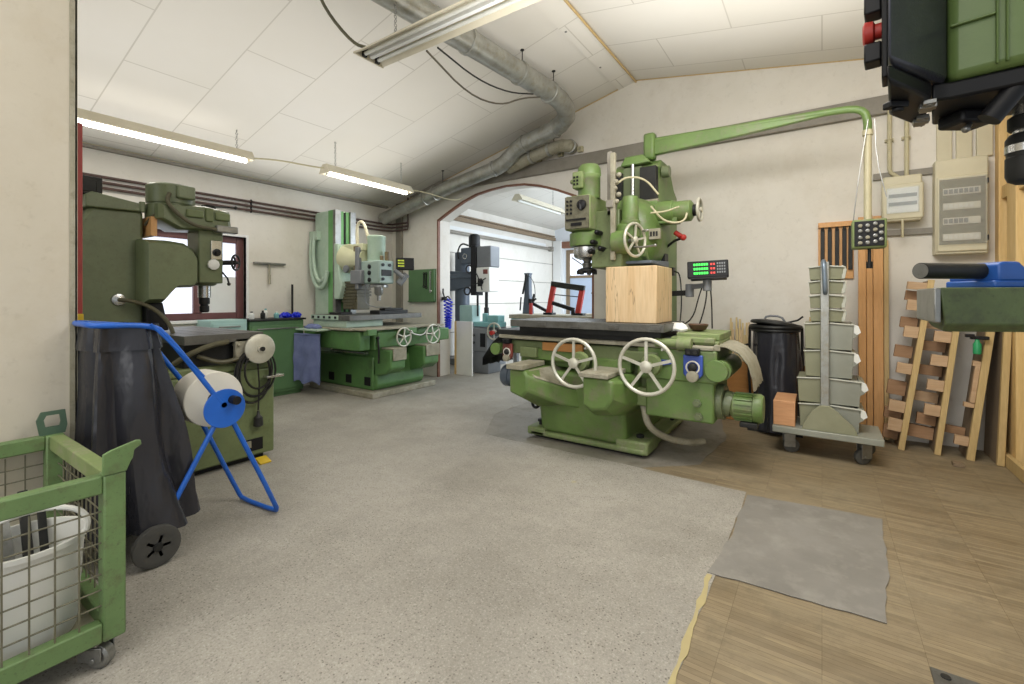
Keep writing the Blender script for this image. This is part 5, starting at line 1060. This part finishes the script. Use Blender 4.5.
# ------------------------------------------------------------------ drill press at the upper right, close to the camera
t = thing('drill_press', 'green and black drill press reaching in at the right edge, raised table below', 'drill press', (.59, 1.975, 0), YAW)
P = lambda mb, name, mat, bevel=0, **kw: mb.build(name, mat, t, bevel, local=True, **kw)
def cam_local(poly): return [(x-1.6, d-1.3) for x, d in poly]
ox, od = -1.6, -1.3
P(MB().cyl((.16, -.10, .02), (.16, -.10, 2.6), .055, n=24), 'column', 'steel')
m = MB(); m.box(.02, .42, -.32, .12, 0.003, .05); P(m, 'foot', 'drill_green', .01)
blackp = cam_local([(.80, .968), (1.018, 1.066), (1.165, 1.257), (.965, 1.165)])
m = MB(); m.rings([[V(x, y, z) for x, y in blackp] for z in (1.755, 2.25)]); cv = P(m, 'motor_cover', 'black_gloss', .012)
m = MB(); m.prism(cam_local([(.805, .975), (.985, 1.068), (1.14, 1.262), (.968, 1.168)]), 'xy', 1.715, 1.754); P(m, 'cover_tray', 'black', .008)
greenp = cam_local([(1.02, 1.064), (1.125, .955), (1.45, .80), (1.80, 1.0), (1.55, 1.06), (1.30, 1.18), (1.16, 1.25)])
m = MB(); m.prism(greenp, 'xy', 1.757, 2.25); bc = P(m, 'belt_cover', 'drill_green', .018)
n_ = MB()
def rib(a, b, z0, z1): 
    a = V(a[0]+ox, a[1]+od, 0); b = V(b[0]+ox, b[1]+od, 0)
    n_.rings([[V(a.x, a.y, z0), V(b.x, b.y, z0), V(b.x, b.y, z1), V(a.x, a.y, z1)], [V(a.x-.006, a.y-.008, z0), V(b.x-.006, b.y-.008, z0), V(b.x-.006, b.y-.008, z1), V(a.x-.006, a.y-.008, z1)]])

def gx(k): return (1.02+.105*k, 1.064-.109*k)
rib(gx(.50), gx(.53), 1.765, 2.24); rib(gx(.60), gx(.63), 1.765, 2.24); rib(gx(.02), gx(.50), 1.875, 1.881)
P(n_, 'raised_rib', 'drill_green', .004)
m = MB(); m.prism(cam_local([(.995, 1.078), (1.03, 1.068), (1.13, .98), (1.45, .84), (1.74, 1.0), (1.5, 1.06), (1.28, 1.17), (1.14, 1.235)]), 'xy', 1.715, 1.756); P(m, 'cover_base', 'black', .006)
for (x, d, a) in ((1.005, 1.10, -40), (1.07, 1.19, -40)):
    m = MB(); m.box(-.035, .035, -.012, .012, 1.706, 1.716); m.box(-.012, .012, -.016, .016, 1.704, 1.716); m.cyl((-.025, 0, 1.704), (-.025, 0, 1.707), .006, n=8)
    m.bm.transform(Matrix.Translation((x+ox, d+od, 0)) @ Matrix.Rotation(R(a+95), 4, 'Z')); P(m, 'hinge', 'steel', .001)
m = MB(); m.box(.895+ox, .94+ox, 1.075+od, 1.10+od, 1.700, 1.716); m.cyl((.92+ox, 1.085+od, 1.69), (.92+ox, 1.085+od, 1.70), .012, n=12); P(m, 'cable_gland', 'black', .003)
# controls on the left side of the cover
def along(k, z): a = V(blackp[0][0], blackp[0][1], z); b = V(blackp[3][0], blackp[3][1], z); return a.lerp(b, k)
nrm = V(-(blackp[3][1]-blackp[0][1]), blackp[3][0]-blackp[0][0], 0).normalized()
m = MB(); c = along(.55, 1.90); m.bar(c+V(0, 0, -.14)+nrm*.006, c+V(0, 0, .16)+nrm*.006, .07, .012, nrm); P(m, 'switch_plate', 'black', .003)
for z, mt, nm in ((1.83, 'black', 'switch_block'), (1.945, 'black', 'switch_block')):
    m = MB(); c = along(.55, z); m.bar(c+nrm*.012, c+nrm*.045, .05, .045); P(m, nm, mt, .004)
c = along(.55, 1.885); P(MB().lathe([(.018, 0), (.018, .012), (.026, .016), (.028, .032), (.02, .036)], c+nrm*.012, nrm, 20), 'stop_button', 'red')
# head underside, feed handle, chuck
m = MB(); m.box(1.11+ox, 1.20+ox, 1.12+od, 1.19+od, 1.682, 1.716); P(m, 'feed_housing', 'black', .008)
m = MB(); m.ball((1.118+ox, 1.12+od, 1.663), .009); m.cyl((1.118+ox, 1.12+od, 1.663), (1.16+ox, 1.15+od, 1.69), .006, n=8); P(m, 'lever_ball', 'steel')
m = MB(); m.cyl((1.09+ox, 1.04+od, 1.655), (1.20+ox, .97+od, 1.84), .022, .018, n=18); P(m, 'feed_grip', 'black')
P(MB().cyl((1.245+ox, 1.10+od, 1.64), (1.245+ox, 1.10+od, 1.72), .024, n=20), 'quill', 'bright')
m = MB(); m.lathe([(.030, 0), (.033, .004), (.033, .03), (.028, .034)], (1.245+ox, 1.10+od, 1.655), (0, 0, 1), 26); P(m, 'chuck_collar', 'dark')
m = MB(); m.lathe([(.02, -.008), (.033, .0), (.037, .012), (.037, .055), (.035, .057), (.035, .066), (.037, .068), (.037, .10), (.030, .112)], (1.245+ox, 1.10+od, 1.533), (0, 0, 1), 28); ck = P(m, 'chuck', 'dark')
m = MB(); m.lathe([(.0375, 0), (.0375, .018)], (1.245+ox, 1.10+od, 1.60), (0, 0, 1), 28); P(m, 'chuck_ring', 'bright')
m = MB(); m.rings([[V(x+ox, d+od, z) for x, d in ((.988+dx, 1.05+dy), (1.72, .98+dy), (1.78, 1.40), (1.121+dx, 1.25))] for z, dx, dy in ((1.168, .035, .03), (1.185, .02, .01), (1.272, 0, 0))]); tb = P(m, 'table', 'table_green', .004, label='dark green raised drill table')
m = MB(); m.prism([(.976+ox, 1.052+od), (.9885+ox, 1.048+od), (1.1215+ox, 1.25+od), (1.112+ox, 1.25+od)], 'xy', 1.19, 1.271); P(m, 'table_edge', 'steel', .003)
m = MB(); m.box(1.68+ox, 1.84+ox, 1.12+od, 1.28+od, 1.14, 1.29); P(m, 'table_bracket', 'drill_green', .01)
t = thing('machine_vise', 'blue machine vise with dark round bar on the raised green table', 'vise', (.59, 1.975, 0), YAW)
m = MB(); m.box(1.19+ox, 1.60+ox, 1.12+od, 1.25+od, 1.273, 1.292); m.prism([(1.20+ox, 1.29), (1.20+ox, 1.333), (1.215+ox, 1.338), (1.25+ox, 1.338), (1.285+ox, 1.305), (1.285+ox, 1.29)], 'xz', 1.12+od, 1.25+od); m.box(1.38+ox, 1.52+ox, 1.12+od, 1.25+od, 1.29, 1.315); m.build('body', 'bluevise', t, .005, local=True)
m = MB(); m.cyl((1.015+ox, 1.13+od, 1.315), (1.23+ox, 1.17+od, 1.316), .020, n=22); rbx = m.build('round_bar', 'dark', t, local=True)
m = MB(); m.cyl((1.0135+ox, 1.1297+od, 1.315), (1.016+ox, 1.1302+od, 1.315), .0185, n=22); m.build('bar_face', 'steel', t, local=True)
m = MB(); m.cyl((1.25+ox, 1.19+od, 1.318), (1.65+ox, 1.19+od, 1.318), .010, n=12); m.build('screw', 'dark', t, local=True)

# ------------------------------------------------------------------ along the back wall, right part
t = thing('waste_bin', 'round bag stand with black bag and half open lid beside the green motor', 'bin', (-.36, 4.88, 0))
cx, cy = -.36, 4.88; NB = 60; rings = []
for j in range(22):
    s = j/21; rr = []
    for k in range(NB):
        a = 2*PI*k/NB; f = .010*math.sin(11*a+1.5*math.sin(3*s)+2*s)*(.3+s)+.03*mnoise.noise(V(math.cos(a)*1.7, math.sin(a)*1.7, s*2.5+3))*(.3+s)
        rad = .185+.02*math.sin(s*2.4)+f - (.02*s)
        rr.append(V(cx+rad*math.cos(a)+.02*s, cy+rad*math.sin(a)-.02*s, .965-.925*s))
    rings.append(rr)
rings.append([p*.6+V(cx, cy, .035)*.4 for p in rings[-1]])
MB().rings(rings, cap0=False).build('bag', 'bag', t)
m = MB(); m.torus((cx, cy, .975), .20, .018, (0, 0, 1), 40, 8); m.torus((cx, cy, .945), .195, .014, (0, 0, 1), 40, 8); m.build('rim_ring', 'dark', t)
m = MB(); m.lathe([(.205, 0), (.21, .01), (.20, .028), (.12, .045), (.001, .05)], (cx, cy, .985), (.12, .10, 1), 36); l = m.build('lid', 'dark', t)
m = MB(); m.tube([(cx-.09, cy, 1.03), (cx-.07, cy, 1.075), (cx+.05, cy, 1.07), (cx+.08, cy, 1.015)], .010, 8, 1); m.build('lid_handle', 'midgrey', l)
m = MB(); m.tube([(cx+.10, cy-.02, 1.015), (cx+.18, cy-.04, 1.04), (cx+.22, cy-.04, 1.075)], .008, 8); m.build('lid_pedal_rod', 'dark', t)
m = MB(); m.tube([(cx-.21, cy, .97), (cx-.225, cy+.05, .5), (cx-.2, cy+.1, .02)], .012, 8); m.tube([(cx+.21, cy+.02, .97), (cx+.215, cy+.06, .5), (cx+.2, cy+.1, .02)], .012, 8); m.box(cx-.22, cx+.22, cy-.1, cy+.16, .003, .035); m.tube([(cx-.22, cy-.02, .80), (cx-.26, cy-.06, .79), (cx-.24, cy-.1, .76)], .010, 8); m.build('stand', 'dark', t)
single(MB().box(-.90, .02, 5.085, 5.105, .004, .60), 'plywood_sheet', 'ply', 'brown plywood sheet standing on edge against the wall behind the bin', 'plywood', (-.4, 5.18, .004), bevel=.002)
rnd = random.Random(4)
for i in range(13):
    x = -.815+i*.0165+rnd.uniform(-.003, .003); h = 1.0+rnd.uniform(-.10, .07)*(1 if 1 < i < 10 else 1.6)
    m = MB(); m.bar((x, 5.12+.028*(i % 2), .003), (x+rnd.uniform(-.004, .006), 5.145+.02*(i % 2), h), .0155, .016, (0, 1, 0))
    single(m, 'wood_strip', 'stick' if i % 4 else 'pine', 'thin upright wood strip in the bundle left of the black bin', 'wood strip', (x, 5.12, .003), 'wood strips in the bundle behind the milling machine')
for i, x in enumerate((-.10, -.075, -.05)):
    m = MB(); m.bar((x, 5.155, .003), (x+.01, 5.16, 1.06-.03*i), .020, .014, (0, 1, 0))
    single(m, 'wood_strip', 'batten', 'thin upright wood strip between the bin and the storage bins', 'wood strip', (x, 5.155, .003), 'wood strips right of the bin')

# trolley with storage bins
t = thing('bin_trolley', 'low grey platform trolley carrying stacked storage bins', 'trolley', (.02, 4.45, 0))
P = lambda mb, name, mat, bevel=0, **kw: mb.build(name, mat, t, bevel, **kw)
P(MB().box(-.33, .37, 4.18, 4.62, .175, .225), 'platform', 'bin', .006)
for x, y, yw in ((-.23, 4.30, .3), (.27, 4.30, -2.5), (-.23, 4.54, 2.0), (.27, 4.54, .5)): castor(t, x, y, .175, .058, 'rubber', yw, .036)
m = MB(); m.box(-.010, .045, 4.225, 4.25, .225, 1.52); po = P(m, 'upright', 'galv', .004)
m = MB(); m.prism([(-.13, .225), (.22, .225), (.20, .28), (.10, .38), (.05, .42), (-.01, .42), (-.06, .38), (-.12, .27)], 'xz', 4.20, 4.225); m.build('gusset', 'bin2', po, .003)
m = MB(); m.tube([(.02, 4.225, 1.28), (.02, 4.19, 1.30), (.015, 4.185, 1.45), (.01, 4.20, 1.51), (.01, 4.24, 1.525)], .016, 12, 2); m.build('push_handle', paint('blue_grey_tube', '7d8a98', '6d7a88', 5, .35, metal=.4), po)
def sbin(x0, x1, z0, z1, side, mat, label, lip):
    """one open storage bin: tapered body, rolled rim, a label lip on its outer end"""
    y0, y1 = 4.27, 4.60; tp = .007
    t = thing('storage_bin', label, 'storage bin', ((x0+x1)/2, (y0+y1)/2, z0), 0, 'storage bins on the trolley')
    b0, b1 = (x0+tp, x1) if side < 0 else (x0, x1-tp)
    zl, zr = (z1-.012, z1) if side < 0 else (z1, z1-.012)
    m = MB(); m.rings([[V(b0, y0+.01, z0), V(b1, y0+.01, z0), V(b1, y1-.01, z0), V(b0, y1-.01, z0)], [V(x0, y0, zl), V(x1, y0, zr), V(x1, y1, zr), V(x0, y1, zl)]])
    m.build('body', mat, t, .003)
    m = MB(); w = .005; m.bar((x0-(.006 if side < 0 else 0), y0-w, zl-.004), (x1+(.006 if side > 0 else 0), y0-w, zr-.004), .012, .010); m.build('rim', 'rim', t, .002)
    if lip:
        h = z1-z0; xe = x1 if side > 0 else x0; small = h < .13; d_ = .02 if small else .042
        m = MB(); m.prism([(xe-.012, z1-.002), (xe+d_*.6, z1-h*.10), (xe+d_, z1-h*.34), (xe+d_*.5, z1-h*(.95 if small else .5)), (xe-.012, z1-h*(.97 if small else .62))], 'xz', y0+.006, y1-.02); l = m.build('label_lip', 'rim' if small else mat, t, .003)
        if not small:
            m = MB(); m.prism([(xe+.004, z1-h*.05), (xe+d_*.75, z1-h*.12), (xe+d_*1.08, z1-h*.34), (xe+d_*.5, z1-h*.44), (xe+.004, z1-h*.36)], 'xz', y0+.001, y0+.006); m.build('label_card', 'white_plastic', l)
lev = [(1.385, 1.495, -.085, .135), (1.275, 1.382, -.085, .135), (1.165, 1.272, -.082, .135), (1.06, 1.162, -.08, .135), (.845, 1.055, -.115, .195), (.63, .842, -.115, .195), (.425, .627, -.16, .24), (.228, .422, -.15, .235)]
nm = ['topmost', 'second', 'third', 'fourth', 'fifth', 'sixth', 'seventh', 'lowest']
for i, (z0, z1, xa, xb) in enumerate(lev):
    sbin(xa, .016, z0, z1, -1, 'bin2', nm[i]+' storage bin from the top in the left row on the trolley' if i not in (0, 7) else nm[i]+' storage bin in the left row on the trolley', False)
    sbin(.019, xb, z0, z1, 1, 'bin' if i > 3 else 'bin2', nm[i]+' storage bin from the top in the right row on the trolley' if i not in (0, 7) else nm[i]+' storage bin in the right row on the trolley', True)
single(MB().box(-.325, -.175, 4.22, 4.60, .226, .42), 'wooden_block', 'peach', 'peach coloured wooden block standing on the left end of the bin trolley', 'wooden block', (-.25, 4.4, .226), bevel=.004)

# wall rack with files, planks
t = thing('tool_rack', 'tan wooden tool rack on the back wall behind the storage bins', 'tool rack', (.12, 5.2, 1.7))
m = MB(); m.box(-.03, .24, 5.195, 5.22, 1.42, 1.95); m.box(-.03, .24, 5.165, 5.195, 1.90, 1.935); m.build('back_panel', 'plank', t, .003)
for i, x in enumerate((.005, .06, .115, .17, .215)):
    m = MB(); m.box(x-.016, x+.016, 5.172, 5.186, 1.46+.01*i, 1.88); m.cyl((x, 5.179, 1.86), (x, 5.179, 1.93), .012, n=8)
    single(m, 'flat_file', 'dark', ['leftmost', 'second', 'middle', 'fourth', 'rightmost'][i]+' of the five long dark flat tools in the tan wall rack', 'file', (x, 5.179, 1.7), 'flat tools in the wall rack', bevel=.003)
for i, (x0, x1, h, mt, lab, y) in enumerate(((.27, .325, 1.97, 'plank', 'narrow orange plank standing at the left of the three by the pendant', 5.12), (.328, .372, 1.98, 'plank', 'middle orange plank of the three standing under the pendant', 5.12), (.376, .445, 1.97, 'plank', 'wide orange plank standing at the right of the three under the pendant', 5.12), (.45, .485, 1.75, 'batten', 'pale leaning plank right of the orange planks', 5.14))):
    m = MB(); m.bar(((x0+x1)/2, y-.02, .004), ((x0+x1)/2+.0, y+.055, h), x1-x0, .03, (0, -1, 0))
    single(m, 'wood_plank', mt, lab, 'plank', ((x0+x1)/2, y, 0), 'planks standing against the back wall', bevel=.003)
# electrics
t = thing('fuse_box', 'cream electrical box with clear window on the back wall', 'electrical box', (.57, 5.2, 2.08))
m = MB(); m.box(.44, .695, 5.09, 5.22, 1.90, 2.29); m.box(.43, .705, 5.08, 5.12, 1.915, 2.22); m.build('housing', 'cream_plastic', t, .012)
m = MB(); m.box(.465, .67, 5.074, 5.082, 1.97, 2.18); p = m.build('window', 'white', t, .004)
m = MB()
for z in (2.03, 2.10): m.box(.475, .66, 5.070, 5.075, z, z+.03)
m.build('breaker_row', 'midgrey', p); MB().box(.46, .675, 5.064, 5.068, 1.965, 2.185).build('clear_cover', 'glass', p)
m = MB(); m.box(.56, .575, 5.07, 5.1, 1.76, 1.91); m.build('cable_gland', 'pipe_pale', t, .003)
t = thing('distribution_board', 'larger distribution board with smoky cover in the right corner', 'electrical box', (.94, 5.2, 1.95))
m = MB(); m.box(.775, 1.09, 5.10, 5.22, 1.60, 2.38); m.box(.785, 1.085, 5.085, 5.11, 1.62, 2.24); m.build('housing', 'cream_plastic', t, .010)
m = MB(); m.box(.80, 1.07, 5.08, 5.088, 1.68, 2.21); p = m.build('inner_panel', 'oily_plate', t)
for i, z in enumerate((2.08, 1.96, 1.84, 1.71)):
    m = MB(); m.box(.82, 1.04, 5.074, 5.081, z, z+.055); r_ = m.build('breaker_row', 'paper', t)
    m = MB()
    for k in range(7-(i % 3)): m.box(.825+k*.03, .848+k*.03, 5.068, 5.075, z+.01, z+.045)
    m.build('breaker', 'white_plastic' if i % 2 else 'midgrey', r_)
MB().box(.795, 1.075, 5.058, 5.062, 1.675, 2.215).build('smoky_cover', 'cover_glass', t)
m = MB(); m.box(1.076, 1.084, 5.06, 5.085, 1.70, 1.74); m.box(1.076, 1.084, 5.06, 5.085, 2.15, 2.19); m.build('latch', 'dark', t)
for (x, z0, z1, lab) in ((.49, 2.37, 2.9, 'left of two cream conduits rising from the fuse box'), (.605, 2.29, 2.9, 'right of two cream conduits rising from the fuse box')):
    m = MB(); pts = [(x, 5.17, z1), (x, 5.17, z0)] + ([(x+.01, 5.17, z0-.03), (x+.06, 5.17, z0-.08)] if x < .5 else []); m.tube(pts, .016, 10)
    o = single(m, 'conduit', 'pipe_pale', lab, 'conduit', (x, 5.17, z1), 'conduits above the fuse box')
    m = MB(); m.box(x-.03, x+.03, 5.185, 5.22, 2.62, 2.645); m.torus((x, 5.17, 2.63), .018, .005, (0, 0, 1), 12, 6); m.build('pipe_clip', 'pipe_pale', o)
for i, x in enumerate((.80, .92, 1.04)):
    single(MB().box(x, x+.095, 5.19, 5.22, 2.39, 2.87), 'cable_trunking', 'cream_plastic', ['left', 'middle', 'right'][i]+' of three cream trunking covers above the distribution board', 'cable trunking', (x, 5.2, 2.6), 'trunking above the distribution board', bevel=.004)
single(MB().box(.38, .775, 5.19, 5.22, 2.295, 2.35), 'mounting_rail', 'beam', 'grey mounting rail behind the top of the fuse box', 'rail', (.6, 5.2, 2.32), 'grey rails on the wall')
single(MB().box(.40, .775, 5.19, 5.22, 1.79, 1.84), 'mounting_rail', 'beam', 'grey mounting rail below the fuse box', 'rail', (.6, 5.2, 1.81), 'grey rails on the wall')
# leaning boards with cross blocks
def peg_board(x0, y, x1, h, w, depth, blocks, label, mat='batten', face='board'):
    t = thing('peg_board', label, 'board', (x0, y, 0), 0, 'boards leaning in the right corner')
    L_ = math.hypot(x1-x0, h); tilt = math.atan2(x1-x0, h)
    c = Matrix.Translation((x0, y, .004)) @ Matrix.Rotation(tilt, 4, 'Y')
    def B(mb, nm, mt, bev=.002): mb.bm.transform(c); return mb.build(nm, mt, t, bev)
    B(MB().box(0, w, 0, .035, 0, L_), 'front_edge', mat)
    B(MB().box(.004, w-.004, .035, depth, 0, L_-.01), 'board', face)
    for (z, ln, hh, yy, mt) in blocks: B(MB().box(-ln, -.001, yy, yy+.04, z, z+hh), 'cross_block', mt)
A = 'woodblock'; Bk = 'woodblock2'
peg_board(.515, 4.86, .70, 1.385, .040, .27, [(.14, .09, .10, .005, A), (.30, .105, .09, .005, A), (.62, .095, .085, .005, A), (.92, .09, .09, .005, A), (1.14, .10, .085, .005, A), (1.31, .12, .06, .005, A), (.05, .10, .11, .10, Bk), (.22, .115, .09, .10, Bk), (.42, .12, .12, .12, Bk), (.74, .115, .10, .12, Bk), (.99, .11, .09, .12, Bk), (1.22, .11, .08, .10, Bk)], 'leftmost leaning board with pale cross blocks beside the orange planks')
peg_board(.735, 4.86, .885, 1.38, .038, .27, [(.30, .095, .085, .005, A), (.50, .10, .085, .005, A), (.70, .10, .085, .005, A), (.89, .10, .085, .005, A), (1.07, .10, .08, .005, A), (.08, .22, .10, .12, Bk), (.20, .12, .09, .10, Bk), (.38, .19, .08, .14, A), (.60, .17, .08, .14, Bk), (.80, .16, .08, .14, Bk), (.98, .17, .08, .14, A), (1.16, .17, .08, .14, Bk)], 'second leaning board with cross blocks, right of the leftmost one')
peg_board(.915, 4.84, 1.065, 1.36, .045, .28, [(.10, .08, .07, .005, A), (.72, .045, .04, .005, A), (.40, .06, .035, .005, A), (.44, .03, .30, .006, A), (.15, .12, .06, .14, Bk)], 'third leaning board with a long bracket block and green bottle hanging near')
peg_board(1.07, 4.80, 1.118, 1.30, .040, .36, [], 'plain brown leaning board next to the wooden partition')
t = thing('spray_bottle', 'small green bottle hanging on the third leaning board', 'bottle', (.955, 4.81, .82))
m = MB(); m.lathe([(.02, 0), (.024, .004), (.024, .075), (.014, .095), (.012, .11)], (.965, 4.80, .82), (0, 0, 1), 16); m.build('body', paint('green_bottle', '2f9a62', '288a56', 5, .35), t)
m = MB(); m.box(.93, 1.03, 4.79, 4.835, .93, .955); m.box(.90, .95, 4.78, 4.82, .945, .97); m.build('trigger', 'black', t, .004)
single(MB().box(.80, .86, 4.6, 4.66, .004, .03), 'wood_scrap', 'board', 'small wood scrap on the floor below the leaning boards', 'wood scrap', (.83, 4.63, .004))
# floor plate and scraps
t = thing('floor_plate', 'small steel floor plate with a screw at the bottom right', 'floor plate', (.42, 1.95, 0))
m = MB(); m.box(.30, .56, 1.80, 2.06, .001, .006); m.build('plate', 'table', t, .001)
MB().lathe([(.014, 0), (.013, .003), (.006, .004)], (.335, 2.03, .006), (0, 0, 1), 14).build('screw', 'dark', t)
